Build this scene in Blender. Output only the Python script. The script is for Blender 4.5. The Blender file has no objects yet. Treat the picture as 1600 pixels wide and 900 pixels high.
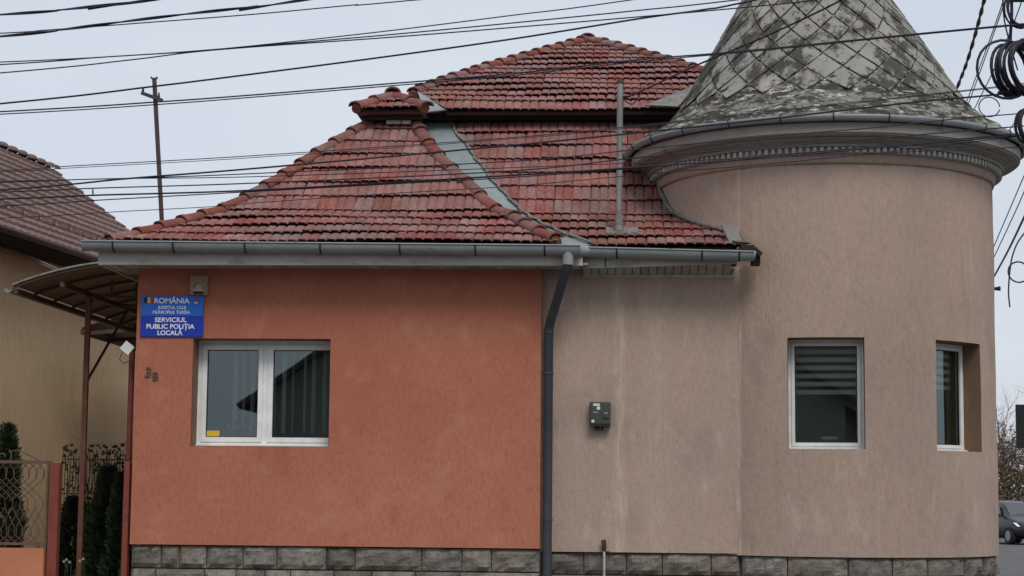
import bpy, bmesh, math, random
from mathutils import Vector, Matrix, Euler, noise
rnd = random.Random(11)
R = math.radians
scene = bpy.context.scene

# ------------------------------------------------------------------ camera, world, sun, exposure
FOC, HOR, YAW, ROLL, EYE = 2900.0, 775.0, R(3.5), 0.0095, 1.65
PITCH = math.atan((HOR - 450) / FOC)
CAMROT = Matrix.Rotation(YAW, 3, 'Z') @ Matrix.Rotation(math.pi / 2 + PITCH, 3, 'X') @ Matrix.Rotation(ROLL, 3, 'Z')
cam_d = bpy.data.cameras.new('camera')
cam_d.sensor_width = 36; cam_d.lens = 36 * FOC / 1600; cam_d.clip_end = 3000; cam_d.clip_start = 0.1
cam = bpy.data.objects.new('camera', cam_d); scene.collection.objects.link(cam)
cam.matrix_world = Matrix.Translation((0, 0, EYE)) @ CAMROT.to_4x4()
scene.camera = cam

SUN_EL, SUN_AZ = R(50), R(160)          # azimuth clockwise from +Y: behind the camera, a little to the right
world = bpy.data.worlds.new('World'); scene.world = world; world.use_nodes = True
nt = world.node_tree; nt.nodes.clear()
wo = nt.nodes.new('ShaderNodeOutputWorld'); bg = nt.nodes.new('ShaderNodeBackground')
sky = nt.nodes.new('ShaderNodeTexSky'); sky.sky_type = 'NISHITA'; sky.sun_disc = False
sky.sun_elevation = SUN_EL; sky.sun_rotation = SUN_AZ; sky.dust_density = 3.0; sky.air_density = 1.0
mixw = nt.nodes.new('ShaderNodeMix'); mixw.data_type = 'RGBA'; mixw.inputs[0].default_value = 0.86
tcw = nt.nodes.new('ShaderNodeTexCoord'); nzw = nt.nodes.new('ShaderNodeTexNoise')
nzw.inputs['Scale'].default_value = 3.0; nzw.inputs['Detail'].default_value = 3.0; nzw.inputs['Roughness'].default_value = 0.45
mpw = nt.nodes.new('ShaderNodeMapping'); mpw.inputs['Scale'].default_value = (1, 1, 2.5)
rmpw = nt.nodes.new('ShaderNodeValToRGB')
rmpw.color_ramp.elements[0].position = 0.3; rmpw.color_ramp.elements[0].color = (4.75, 5.15, 5.8, 1)
rmpw.color_ramp.elements[1].position = 0.72; rmpw.color_ramp.elements[1].color = (5.75, 6.0, 6.5, 1)
nt.links.new(tcw.outputs['Generated'], mpw.inputs['Vector']); nt.links.new(mpw.outputs[0], nzw.inputs['Vector'])
nt.links.new(nzw.outputs['Fac'], rmpw.inputs['Fac'])
nt.links.new(sky.outputs['Color'], mixw.inputs[6]); nt.links.new(rmpw.outputs['Color'], mixw.inputs[7])
nt.links.new(mixw.outputs[2], bg.inputs['Color']); bg.inputs['Strength'].default_value = 0.1
nt.links.new(bg.outputs[0], wo.inputs['Surface'])

sun_d = bpy.data.lights.new('sun', 'SUN'); sun_d.energy = 1.5; sun_d.angle = R(24); sun_d.color = (1, 0.96, 0.9)
sun = bpy.data.objects.new('sun', sun_d); scene.collection.objects.link(sun)
sdir = Vector((math.sin(SUN_AZ) * math.cos(SUN_EL), math.cos(SUN_AZ) * math.cos(SUN_EL), math.sin(SUN_EL)))
sun.rotation_euler = sdir.to_track_quat('Z', 'Y').to_euler(); sun.location = (0, 0, 30)

vs = scene.view_settings
vs.view_transform = 'Standard'; vs.look = 'None'; vs.exposure = 0.45; vs.gamma = 1.0; vs.use_curve_mapping = False

# ------------------------------------------------------------------ pixel to place
CAMP = Vector((0, 0, EYE))
def ray(x, y): return CAMROT @ Vector(((x - 800) / FOC, (450 - y) / FOC, -1.0))
def atY(x, y, Y): d = ray(x, y); return CAMP + d * (Y / d.y)
def atZ(x, y, z): d = ray(x, y); return CAMP + d * ((z - EYE) / d.z)
def atX(x, y, X): d = ray(x, y); return CAMP + d * (X / d.x)

# ------------------------------------------------------------------ helpers
COL = scene.collection
class MB:
    def __init__(s): s.v = []; s.f = []; s.sm = []
    def add(s, vs_, fs_, smooth=False):
        o = len(s.v); s.v += [tuple(p) for p in vs_]; s.f += [tuple(i + o for i in f) for f in fs_]; s.sm += [smooth] * len(fs_)
        return s
    def box(s, x0, x1, y0, y1, z0, z1, M=None):
        vs_ = [Vector(p) for p in ((x0, y0, z0), (x1, y0, z0), (x1, y1, z0), (x0, y1, z0), (x0, y0, z1), (x1, y0, z1), (x1, y1, z1), (x0, y1, z1))]
        if M: vs_ = [M @ p for p in vs_]
        return s.add(vs_, [(0, 3, 2, 1), (4, 5, 6, 7), (0, 1, 5, 4), (1, 2, 6, 5), (2, 3, 7, 6), (3, 0, 4, 7)])
    def quad(s, *p): return s.add(p, [tuple(range(len(p)))])
    def bar(s, a, b, w, h, up=(0, 0, 1)):
        a = Vector(a); b = Vector(b); d = b - a; L = d.length; d.normalize(); u = Vector(up)
        sd = d.cross(u)
        if sd.length < 1e-4: sd = d.cross(Vector((1, 0, 0)))
        sd.normalize(); u = sd.cross(d)
        M = Matrix((sd, d, u)).transposed().to_4x4(); M.translation = a
        return s.box(-w / 2, w / 2, 0, L, -h / 2, h / 2, M)
    def tube(s, pts, r, n=8, cap=True, closed=False):
        pts = [Vector(p) for p in pts]; m = len(pts); rs = r if isinstance(r, (list, tuple)) else [r] * m
        ref = None; rings = []
        for i, p in enumerate(pts):
            if closed: t = pts[(i + 1) % m] - pts[i - 1]
            else: t = pts[min(i + 1, m - 1)] - pts[max(i - 1, 0)]
            t.normalize()
            if ref is None:
                ref = t.cross(Vector((0, 0, 1)))
                if ref.length < 0.05: ref = t.cross(Vector((1, 0, 0)))
            ref = ref - t * ref.dot(t); ref.normalize(); bi = t.cross(ref)
            rings.append([p + (ref * math.cos(2 * math.pi * k / n) + bi * math.sin(2 * math.pi * k / n)) * rs[i] for k in range(n)])
        vs_ = [q for rg in rings for q in rg]; fs_ = []
        for i in range(m if closed else m - 1):
            j = (i + 1) % m
            for k in range(n): fs_.append((i * n + k, i * n + (k + 1) % n, j * n + (k + 1) % n, j * n + k))
        s.add(vs_, fs_, True)
        if cap and not closed: s.add(rings[0], [tuple(range(n - 1, -1, -1))]); s.add(rings[-1], [tuple(range(n))])
        return s
    def lathe(s, prof, n=96, c=(0, 0), t0=-math.pi, t1=math.pi, lean=None):
        full = abs(t1 - t0 - 2 * math.pi) < 1e-6; m = n if full else n + 1; vs_ = []
        for r, z in prof:
            ox, oy = lean(z) if lean else (0, 0)
            for k in range(m):
                t = t0 + (t1 - t0) * k / n
                vs_.append((c[0] + ox + r * math.sin(t), c[1] + oy - r * math.cos(t), z))
        fs_ = []
        for i in range(len(prof) - 1):
            for k in range(n):
                k2 = (k + 1) % m
                fs_.append((i * m + k, i * m + k2, (i + 1) * m + k2, (i + 1) * m + k))
        return s.add(vs_, fs_, True)
    def extrude_x(s, prof, x0, x1, caps=True):
        n = len(prof)
        vs_ = [(x0, y, z) for y, z in prof] + [(x1, y, z) for y, z in prof]
        s.add(vs_, [(i, (i + 1) % n, n + (i + 1) % n, n + i) for i in range(n)])
        if caps: s.add([(x0, y, z) for y, z in prof], [tuple(range(n))]); s.add([(x1, y, z) for y, z in prof], [tuple(range(n - 1, -1, -1))])
        return s
    def mesh(s, name, m):
        me = bpy.data.meshes.new(name); me.from_pydata(s.v, [], s.f); me.validate(clean_customdata=False)
        if len(me.polygons) == len(s.sm): me.polygons.foreach_set('use_smooth', s.sm)
        if m: me.materials.append(m)
        me.update(); return me
    def build(s, name, m, parent=None, label=None, loc=None):
        if loc is not None:
            L = Vector(loc); s.v = [tuple(Vector(p) - L) for p in s.v]
        o = bpy.data.objects.new(name, s.mesh(name, m)); COL.objects.link(o)
        if loc is not None: o.location = loc
        if parent: put(o, parent)
        if label: o['label'] = label
        return o
def wloc(o):
    M = Matrix.LocRotScale(o.location, o.rotation_euler, o.scale)
    return (wloc(o.parent) @ o.matrix_parent_inverse @ M) if o.parent else M
def put(o, parent):                      # parent, keeping the world place
    o.parent = parent; o.matrix_parent_inverse = wloc(parent).inverted()
def empty(name, loc): 
    o = bpy.data.objects.new(name, None); o.empty_display_size = 0.2; o.location = loc; COL.objects.link(o); return o
def tag(o, label, cat, group=None):
    o['label'] = label; o['category'] = cat
    if group: o['group'] = group
    return o
def kind(o, k): o['kind'] = k; return o

# ------------------------------------------------------------------ materials
def lin(h):
    return tuple(((int(h[i:i + 2], 16) / 255 + 0.055) / 1.055) ** 2.4 if int(h[i:i + 2], 16) > 10 else int(h[i:i + 2], 16) / 255 / 12.92 for i in (0, 2, 4)) + (1,)
def mat(name, col, rough=0.8, var=None, vscale=2.0, vstretch=(1, 1, 1), bump=0.0, bscale=40.0, bstretch=(1, 1, 1), spots=None, sscale=8.0, sthr=(0.55, 0.65),
        sstretch=(1, 1, 1), objvar=0.0, island=False, metal=0.0, spec=0.3, vramp=(0.35, 0.68)):
    m = bpy.data.materials.new(name); m.use_nodes = True; t = m.node_tree; N = t.nodes; L = t.links
    b = N['Principled BSDF']; b.inputs['Roughness'].default_value = rough; b.inputs['Metallic'].default_value = metal
    b.inputs['Specular IOR Level'].default_value = spec
    col = tuple(col[:3]) + (1,)
    geo = N.new('ShaderNodeNewGeometry'); cur = None
    def noi(sc, st, det=5.0, ro=0.6):
        mp = N.new('ShaderNodeMapping'); mp.inputs['Scale'].default_value = st; L.new(geo.outputs['Position'], mp.inputs['Vector'])
        n = N.new('ShaderNodeTexNoise'); n.inputs['Scale'].default_value = sc; n.inputs['Detail'].default_value = det; n.inputs['Roughness'].default_value = ro
        L.new(mp.outputs[0], n.inputs['Vector']); return n.outputs['Fac']
    def ramp(src, a, b_):
        r = N.new('ShaderNodeMapRange'); r.inputs[1].default_value = a; r.inputs[2].default_value = b_; L.new(src, r.inputs[0]); return r.outputs[0]
    def mix(fac, a, b_):
        x = N.new('ShaderNodeMix'); x.data_type = 'RGBA'
        L.new(fac, x.inputs[0])
        for s_, q in ((6, a), (7, b_)):
            if isinstance(q, tuple): x.inputs[s_].default_value = q
            else: L.new(q, x.inputs[s_])
        return x.outputs[2]
    cur = col
    if var:
        vl = var if isinstance(var, list) else [(var, vscale, vstretch, vramp)]
        for c2, sc, st, vr in vl: cur = mix(ramp(noi(sc, st), *vr), cur, tuple(c2[:3]) + (1,))
    if spots:
        sl = spots if isinstance(spots, list) else [spots]
        for c2, sc, st, th in sl: cur = mix(ramp(noi(sc, st, 8.0, 0.7), *th), cur, tuple(c2[:3]) + (1,))
    if objvar:
        oi = N.new('ShaderNodeObjectInfo'); src = oi.outputs['Random']
        if island:
            ad = N.new('ShaderNodeMath'); ad.operation = 'ADD'; L.new(src, ad.inputs[0]); L.new(geo.outputs['Random Per Island'], ad.inputs[1])
            fr = N.new('ShaderNodeMath'); fr.operation = 'FRACT'; L.new(ad.outputs[0], fr.inputs[0]); src = fr.outputs[0]
        hs = N.new('ShaderNodeHueSaturation')
        rv = N.new('ShaderNodeMapRange'); rv.inputs[3].default_value = 1 - objvar; rv.inputs[4].default_value = 1 + objvar; L.new(src, rv.inputs[0])
        m7 = N.new('ShaderNodeMath'); m7.operation = 'MULTIPLY'; m7.inputs[1].default_value = 7.31; L.new(src, m7.inputs[0])
        f7 = N.new('ShaderNodeMath'); f7.operation = 'FRACT'; L.new(m7.outputs[0], f7.inputs[0])
        rs = N.new('ShaderNodeMapRange'); rs.inputs[3].default_value = 1.12; rs.inputs[4].default_value = 0.72; L.new(f7.outputs[0], rs.inputs[0])
        L.new(rv.outputs[0], hs.inputs['Value']); L.new(rs.outputs[0], hs.inputs['Saturation'])
        if isinstance(cur, tuple): hs.inputs['Color'].default_value = cur
        else: L.new(cur, hs.inputs['Color'])
        cur = hs.outputs['Color']
    if isinstance(cur, tuple): b.inputs['Base Color'].default_value = cur
    else: L.new(cur, b.inputs['Base Color'])
    if bump:
        bl = bump if isinstance(bump, list) else [(bump, bscale, bstretch)]
        prev = None
        for st_, sc, stv in bl:
            bp = N.new('ShaderNodeBump'); bp.inputs['Strength'].default_value = st_; bp.inputs['Distance'].default_value = 0.02
            L.new(noi(sc, stv, 6.0, 0.65), bp.inputs['Height'])
            if prev: L.new(prev, bp.inputs['Normal'])
            prev = bp.outputs[0]
        L.new(prev, b.inputs['Normal'])
    return m
M = {}
ST = (1, 1, 0.10)
M['orange'] = mat('orange_stucco', (0.375, 0.138, 0.09), 0.92, var=[((0.45, 0.185, 0.118), 0.6, (1, 1, 0.8), (0.38, 0.68)), ((0.325, 0.113, 0.075), 26, (1, 1, 0.5), (0.46, 0.8)), ((0.47, 0.21, 0.14), 2.6, (1, 1, 1), (0.56, 0.82)), ((0.30, 0.10, 0.068), 1.7, (1, 1, 0.6), (0.58, 0.82))],
    spots=[((0.52, 0.26, 0.18), 48, (1, 1, 0.5), (0.6, 0.78)), ((0.25, 0.085, 0.06), 40, (1, 1, 0.4), (0.64, 0.8))], bump=[(0.5, 45, (1, 1, 0.3)), (0.4, 120, (1, 1, 0.6))], spec=0.1)
M['beige'] = mat('beige_stucco', (0.385, 0.295, 0.248), 0.93, var=[((0.43, 0.315, 0.245), 0.6, (1, 1, 0.6), (0.38, 0.68)), ((0.325, 0.25, 0.212), 24, (1, 1, 0.45), (0.46, 0.8)), ((0.5, 0.4, 0.335), 3.2, (1.3, 1.3, 0.6), (0.58, 0.82)), ((0.28, 0.225, 0.2), 1.9, (1, 1, 0.7), (0.55, 0.8)), ((0.49, 0.39, 0.32), 8, (1, 1, 0.10), (0.62, 0.82)), ((0.27, 0.215, 0.19), 7, (1, 1, 0.09), (0.64, 0.84))],
    spots=[((0.54, 0.44, 0.375), 46, (1, 1, 0.4), (0.58, 0.77)), ((0.22, 0.175, 0.155), 30, (1, 1, 0.4), (0.63, 0.8))], bump=[(0.55, 42, (1, 1, 0.28)), (0.4, 120, (1, 1, 0.6))], spec=0.08)
def wall_mark(m, x0, hw, col, amount):     # a pale run-off stain with its own place on the wall
    t = m.node_tree; N = t.nodes; L = t.links; b = N['Principled BSDF']; src = b.inputs['Base Color'].links[0].from_socket
    g = N.new('ShaderNodeNewGeometry'); sx = N.new('ShaderNodeSeparateXYZ'); L.new(g.outputs['Position'], sx.inputs[0])
    nz = N.new('ShaderNodeTexNoise'); nz.inputs['Scale'].default_value = 1.6; mp = N.new('ShaderNodeMapping'); mp.inputs['Scale'].default_value = (3, 1, 1); L.new(g.outputs['Position'], mp.inputs[0]); L.new(mp.outputs[0], nz.inputs[0])
    w1 = N.new('ShaderNodeMath'); w1.operation = 'MULTIPLY_ADD'; w1.inputs[1].default_value = hw * 1.6; L.new(nz.outputs['Fac'], w1.inputs[0]); L.new(sx.outputs['X'], w1.inputs[2])
    d = N.new('ShaderNodeMath'); d.operation = 'SUBTRACT'; d.inputs[1].default_value = x0 + hw * .8; L.new(w1.outputs[0], d.inputs[0])
    ab = N.new('ShaderNodeMath'); ab.operation = 'ABSOLUTE'; L.new(d.outputs[0], ab.inputs[0])
    mr = N.new('ShaderNodeMapRange'); mr.inputs[1].default_value = 0; mr.inputs[2].default_value = hw; mr.inputs[3].default_value = amount; mr.inputs[4].default_value = 0; L.new(ab.outputs[0], mr.inputs[0])
    n2 = N.new('ShaderNodeTexNoise'); n2.inputs['Scale'].default_value = 7; n2.inputs['Detail'].default_value = 6; m2 = N.new('ShaderNodeMapping'); m2.inputs['Scale'].default_value = (3, 1, .5); L.new(g.outputs['Position'], m2.inputs[0]); L.new(m2.outputs[0], n2.inputs[0])
    r2 = N.new('ShaderNodeMapRange'); r2.inputs[1].default_value = .35; r2.inputs[2].default_value = .65; L.new(n2.outputs['Fac'], r2.inputs[0])
    mu = N.new('ShaderNodeMath'); mu.operation = 'MULTIPLY'; L.new(mr.outputs[0], mu.inputs[0]); L.new(r2.outputs[0], mu.inputs[1])
    x = N.new('ShaderNodeMix'); x.data_type = 'RGBA'; L.new(mu.outputs[0], x.inputs[0]); L.new(src, x.inputs[6]); x.inputs[7].default_value = col; L.new(x.outputs[2], b.inputs['Base Color'])
wall_mark(M['beige'], -0.06, .10, (0.56, 0.46, 0.39, 1), .75); wall_mark(M['beige'], 1.30, .03, (0.58, 0.47, 0.39, 1), .9); wall_mark(M['beige'], 0.35, .22, (0.52, 0.42, 0.36, 1), .35); wall_mark(M['beige'], 3.3, .25, (0.29, 0.23, 0.2, 1), .4)
M['reveal'] = mat('brown_painted_reveal', (0.23, 0.145, 0.09), 0.9, var=(0.2, 0.125, 0.08), vscale=4, bump=0.2, bscale=80)
M['tile'] = mat('red_clay_tile', (0.2, 0.072, 0.063), 0.9, var=[((0.265, 0.14, 0.124), 2.6, (1, 1, 1), (0.42, 0.75)), ((0.15, 0.085, 0.068), 0.8, (1, 1, 1), (0.5, 0.72)), ((0.32, 0.2, 0.18), 24, (1.5, 0.5, 0.5), (0.52, 0.8)), ((0.13, 0.06, 0.05), 40, (2.2, 0.4, 0.4), (0.56, 0.76))],
    spots=[((0.12, 0.085, 0.062), 9, (1, 1, 1), (0.62, 0.74)), ((0.3, 0.26, 0.2), 30, (1, 1, 1), (0.69, 0.76))], objvar=0.14, island=True, bump=0.3, bscale=60, spec=0.12)
M['tileold'] = mat('weathered_clay_tile', (0.42, 0.37, 0.3), 0.85, var=(0.25, 0.21, 0.17), vscale=9, bump=0.3, bscale=50)
M['ridge'] = mat('red_ridge_tile', (0.16, 0.055, 0.045), 0.9, var=[((0.23, 0.115, 0.095), 5, (1, 1, 1), (0.45, 0.75))], spots=[((0.10, 0.06, 0.045), 10, (1, 1, 1), (0.58, 0.72))], objvar=0.16, bump=0.2, bscale=50)
M['under'] = mat('roof_board', (0.035, 0.02, 0.017), 0.95)
M['gutter'] = mat('grey_blue_gutter_paint', (0.19, 0.215, 0.22), 0.5, var=(0.24, 0.26, 0.262), vscale=3, spots=((0.08, 0.075, 0.07), 14, (0.4, 1, 1), (0.6, 0.72)), bump=0.08, bscale=20, spec=0.4)
M['bracket'] = mat('dark_iron_bracket', (0.02, 0.02, 0.022), 0.6)
M['pipe'] = mat('slate_blue_downpipe_paint', (0.03, 0.036, 0.045), 0.5, var=(0.042, 0.049, 0.058), vscale=4, spec=0.4)
M['fascia'] = mat('weathered_white_board', (0.40, 0.39, 0.355), 0.85, var=[((0.48, 0.47, 0.43), 2, (1, 1, 1), (0.4, 0.7)), ((0.25, 0.235, 0.21), 7, (0.5, 1, 1.5), (0.52, 0.75))], bump=0.3, bscale=30, bstretch=(0.3, 1, 2))
M['soffit'] = mat('grey_soffit_board', (0.36, 0.34, 0.3), 0.9, var=(0.24, 0.22, 0.2), vscale=5, objvar=0.15)
M['zinc'] = mat('zinc_flashing', (0.25, 0.295, 0.305), 0.5, var=(0.19, 0.22, 0.225), vscale=3, spots=((0.15, 0.15, 0.14), 9, (1, 1, 1), (0.6, 0.75)), metal=0.25, spec=0.5)
M['lead'] = mat('dull_lead_flashing', (0.2, 0.2, 0.19), 0.75, var=(0.12, 0.11, 0.1), vscale=8, bump=0.4, bscale=15)
M['slate'] = mat('grey_fibre_cement_slate', (0.225, 0.218, 0.198), 0.88, var=[((0.29, 0.282, 0.26), 2.2, (1, 1, 1), (0.4, 0.7))],
    spots=[((0.062, 0.058, 0.047), 2.0, (1.2, 1.2, 0.8), (0.495, 0.56)), ((0.25, 0.19, 0.11), 2.9, (1, 1, 1), (0.6, 0.72)), ((0.05, 0.048, 0.042), 11, (1, 1, 0.7), (0.55, 0.63))], objvar=0.09, bump=[(0.5, 16, (1, 1, 1))], spec=0.15)
M['skirt'] = mat('mossy_cement_skirt', (0.19, 0.183, 0.16), 0.95, spots=[((0.05, 0.047, 0.038), 3.2, (1, 1, 2.6), (0.45, 0.52)), ((0.42, 0.41, 0.375), 6, (1, 1, 3), (0.56, 0.6)), ((0.045, 0.042, 0.036), 15, (1, 1, 1.8), (0.54, 0.61))], bump=[(0.9, 9, (1, 1, 1.6)), (0.6, 30, (1, 1, 1))], spec=0.1)
M['cornice'] = mat('grey_cornice_plaster', (0.26, 0.245, 0.215), 0.9, var=[((0.33, 0.31, 0.28), 1.6, (1, 1, 1), (0.4, 0.7)), ((0.16, 0.148, 0.13), 5, (1, 1, 1.5), (0.55, 0.78))], bump=0.25, bscale=25)
M['dentil'] = mat('pale_dentil_plaster', (0.42, 0.40, 0.36), 0.9, objvar=0.2)
M['stone'] = mat('rough_grey_stone', (0.165, 0.152, 0.132), 0.95, var=[((0.25, 0.232, 0.2), 4, (1, 1, 1), (0.42, 0.66)), ((0.19, 0.155, 0.125), 1.7, (1, 1, 1), (0.5, 0.62))], spots=[((0.085, 0.08, 0.07), 9, (1, 1, 1), (0.5, 0.68))], objvar=0.3, bump=[(1.0, 12, (1, 1, 1)), (0.9, 38, (1, 1, 1))], spec=0.1)
M['mortar'] = mat('plinth_mortar', (0.1, 0.09, 0.078), 0.95, bump=0.3, bscale=60)
M['pvc'] = mat('white_window_plastic', (0.8, 0.81, 0.81), 0.4, var=(0.66, 0.67, 0.66), vscale=6, spec=0.4)
M['gasket'] = mat('black_gasket', (0.02, 0.02, 0.02), 0.7)
M['slat'] = mat('pale_blind_fabric', (0.72, 0.76, 0.72), 0.8)
M['zebra'] = mat('grey_roller_blind', (0.6, 0.58, 0.53), 0.85)
M['inner'] = mat('room_plaster', (0.5, 0.5, 0.46), 0.9)
M['steel'] = mat('dull_galvanised_steel', (0.26, 0.265, 0.26), 0.55, var=(0.17, 0.165, 0.155), vscale=4, vstretch=(3, 3, 0.6), metal=0.3)
M['rust'] = mat('rusty_dark_steel', (0.045, 0.036, 0.035), 0.7, var=(0.075, 0.052, 0.044), vscale=5, metal=0.2)
M['cable'] = mat('black_cable_sheath', (0.018, 0.018, 0.03), 0.5)
M['cablegrey'] = mat('grey_cable_sheath', (0.22, 0.22, 0.2), 0.6)
M['redpaint'] = mat('dark_red_paint', (0.17, 0.037, 0.028), 0.6, var=(0.2, 0.055, 0.042), vscale=6, spots=((0.26, 0.12, 0.1), 10, (1, 1, 0.4), (0.64, 0.74)), spec=0.35)
M['brownpaint'] = mat('red_brown_steel_paint', (0.13, 0.052, 0.036), 0.6, var=(0.18, 0.08, 0.055), vscale=5)
M['darkbrown'] = mat('dark_brown_steel', (0.06, 0.032, 0.025), 0.6, var=(0.09, 0.05, 0.04), vscale=6)
M['fencesteel'] = mat('faded_brown_fence_steel', (0.1, 0.062, 0.046), 0.7, var=(0.14, 0.09, 0.068), vscale=8)
M['fencewall'] = mat('orange_fence_plaster', (0.45, 0.175, 0.095), 0.9, var=(0.5, 0.21, 0.12), vscale=2, bump=0.3, bscale=80)
M['ochre'] = mat('ochre_wall_plaster', (0.6, 0.45, 0.285), 0.92, var=[((0.52, 0.39, 0.245), 1.0, (1, 1, 0.4), (0.4, 0.7)), ((0.46, 0.345, 0.215), 24, (1, 1, 0.12), (0.46, 0.8))], bump=[(0.5, 40, ST)], spec=0.1)
M['brtile'] = mat('brown_concrete_tile', (0.125, 0.072, 0.058), 0.6, var=[((0.16, 0.1, 0.08), 2, (1, 1, 1), (0.4, 0.7)), ((0.24, 0.19, 0.17), 3, (1, 1, 1), (0.6, 0.85))], bump=0.2, bscale=30)
M['browngut'] = mat('brown_gutter', (0.075, 0.03, 0.03), 0.5)
M['woodsoffit'] = mat('dark_wood_soffit', (0.03, 0.023, 0.019), 0.9)
M['asphalt'] = mat('asphalt', (0.085, 0.085, 0.088), 0.9, var=(0.11, 0.11, 0.11), vscale=0.6, bump=0.3, bscale=60)
M['paving'] = mat('concrete_paving', (0.2, 0.19, 0.175), 0.9, var=(0.16, 0.15, 0.14), vscale=1.5, bump=0.3, bscale=30)
M['conc'] = mat('pole_concrete', (0.28, 0.27, 0.25), 0.9, bump=0.3, bscale=30)
M['meter'] = mat('dark_green_grey_plastic', (0.048, 0.052, 0.046), 0.55, var=(0.065, 0.068, 0.058), vscale=8)
M['white'] = mat('white_plastic', (0.62, 0.62, 0.6), 0.5)
M['lampcase'] = mat('tan_lamp_plastic', (0.3, 0.22, 0.15), 0.6)
M['lamplens'] = mat('cloudy_lamp_lens', (0.35, 0.28, 0.2), 0.3)
M['sblue'] = mat('sign_light_blue', (0.01, 0.115, 0.52), 0.4, spec=0.4)
M['sdark'] = mat('sign_deep_blue', (0.005, 0.03, 0.36), 0.4, spec=0.4)
M['swhite'] = mat('sign_white_print', (0.78, 0.8, 0.82), 0.5)
M['fblue'] = mat('flag_blue', (0.006, 0.008, 0.05), 0.5); M['fyel'] = mat('flag_yellow', (0.7, 0.4, 0.08), 0.5); M['fred'] = mat('flag_red', (0.36, 0.03, 0.04), 0.5)
M['sticker'] = mat('yellow_sticker', (0.62, 0.44, 0.03), 0.5); M['black'] = mat('black_print', (0.02, 0.02, 0.02), 0.6)
M['digit'] = mat('tarnished_metal_digit', (0.11, 0.075, 0.055), 0.5, metal=0.3)
M['thuja'] = mat('dark_conifer_foliage', (0.022, 0.042, 0.02), 0.8, var=(0.045, 0.07, 0.026), vscale=5, objvar=0.2, island=True)
M['ivy'] = mat('climber_leaf', (0.05, 0.062, 0.02), 0.75, var=(0.075, 0.07, 0.025), vscale=6, objvar=0.25, island=True)
M['bark'] = mat('grey_brown_bark', (0.10, 0.078, 0.062), 0.9, var=(0.14, 0.11, 0.09), vscale=4)
M['twig'] = mat('brown_twig', (0.115, 0.08, 0.062), 0.9)
M['scrub'] = mat('dry_brown_scrub', (0.105, 0.078, 0.05), 0.85, var=(0.15, 0.105, 0.07), vscale=3, objvar=0.25, island=True)
M['signgreen'] = mat('dark_green_sign', (0.005, 0.01, 0.011), 0.6)
M['carpaint'] = mat('black_car_paint', (0.013, 0.014, 0.017), 0.25, spec=0.6)
M['carglass'] = mat('tinted_car_glass', (0.05, 0.06, 0.065), 0.06, spec=0.9)
M['tyre'] = mat('tyre_rubber', (0.015, 0.015, 0.015), 0.85); M['rim'] = mat('alloy_rim', (0.3, 0.3, 0.31), 0.35, metal=0.7); M['carlamp'] = mat('clear_headlight', (0.75, 0.77, 0.8), 0.15)
M['farwall'] = mat('far_plaster', (0.4, 0.38, 0.33), 0.9, var=(0.3, 0.29, 0.26), vscale=0.6); M['farroof'] = mat('far_dark_roof', (0.075, 0.06, 0.055), 0.9, var=(0.11, 0.09, 0.08), vscale=1.2)
M['flower'] = mat('pale_flower', (0.5, 0.5, 0.47), 0.8)
def glass(name, tint, fac):
    m = bpy.data.materials.new(name); m.use_nodes = True; t = m.node_tree; t.nodes.clear(); N = t.nodes; L = t.links
    o = N.new('ShaderNodeOutputMaterial'); mx = N.new('ShaderNodeMixShader'); tr = N.new('ShaderNodeBsdfTransparent'); g = N.new('ShaderNodeBsdfGlossy')
    tr.inputs['Color'].default_value = tint; g.inputs['Roughness'].default_value = 0.012; g.inputs['Color'].default_value = (0.8, 0.97, 1.0, 1)
    fr = N.new('ShaderNodeFresnel'); fr.inputs['IOR'].default_value = 1.52; ad = N.new('ShaderNodeMath'); ad.operation = 'ADD'; ad.inputs[1].default_value = fac; ad.use_clamp = True
    nz = N.new('ShaderNodeTexNoise'); nz.inputs['Scale'].default_value = 0.9; nz.inputs['Detail'].default_value = 0.0; bp = N.new('ShaderNodeBump'); bp.inputs['Strength'].default_value = 0.012; bp.inputs['Distance'].default_value = 0.05
    L.new(nz.outputs['Fac'], bp.inputs['Height']); L.new(bp.outputs[0], g.inputs['Normal'])
    L.new(fr.outputs[0], ad.inputs[0]); L.new(ad.outputs[0], mx.inputs[0]); L.new(tr.outputs[0], mx.inputs[1]); L.new(g.outputs[0], mx.inputs[2]); L.new(mx.outputs[0], o.inputs['Surface'])
    return m
M['glass'] = glass('double_glazing', (0.68, 0.74, 0.72, 1), 0.085)
M['glass2'] = glass('tower_glazing', (0.72, 0.74, 0.7, 1), 0.10)
def polycarb():
    m = bpy.data.materials.new('bronze_polycarbonate'); m.use_nodes = True; t = m.node_tree; t.nodes.clear(); N = t.nodes; L = t.links
    o = N.new('ShaderNodeOutputMaterial'); m1 = N.new('ShaderNodeMixShader'); d = N.new('ShaderNodeBsdfDiffuse'); tl = N.new('ShaderNodeBsdfTranslucent'); tr = N.new('ShaderNodeBsdfTransparent'); m2 = N.new('ShaderNodeMixShader')
    d.inputs['Color'].default_value = (0.09, 0.062, 0.045, 1); tl.inputs['Color'].default_value = (0.16, 0.115, 0.08, 1); tr.inputs['Color'].default_value = (0.5, 0.4, 0.32, 1)
    m1.inputs[0].default_value = 0.5; m2.inputs[0].default_value = 0.25
    L.new(d.outputs[0], m1.inputs[1]); L.new(tl.outputs[0], m1.inputs[2]); L.new(m1.outputs[0], m2.inputs[1]); L.new(tr.outputs[0], m2.inputs[2]); L.new(m2.outputs[0], o.inputs['Surface'])
    return m
M['poly'] = polycarb()

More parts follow.
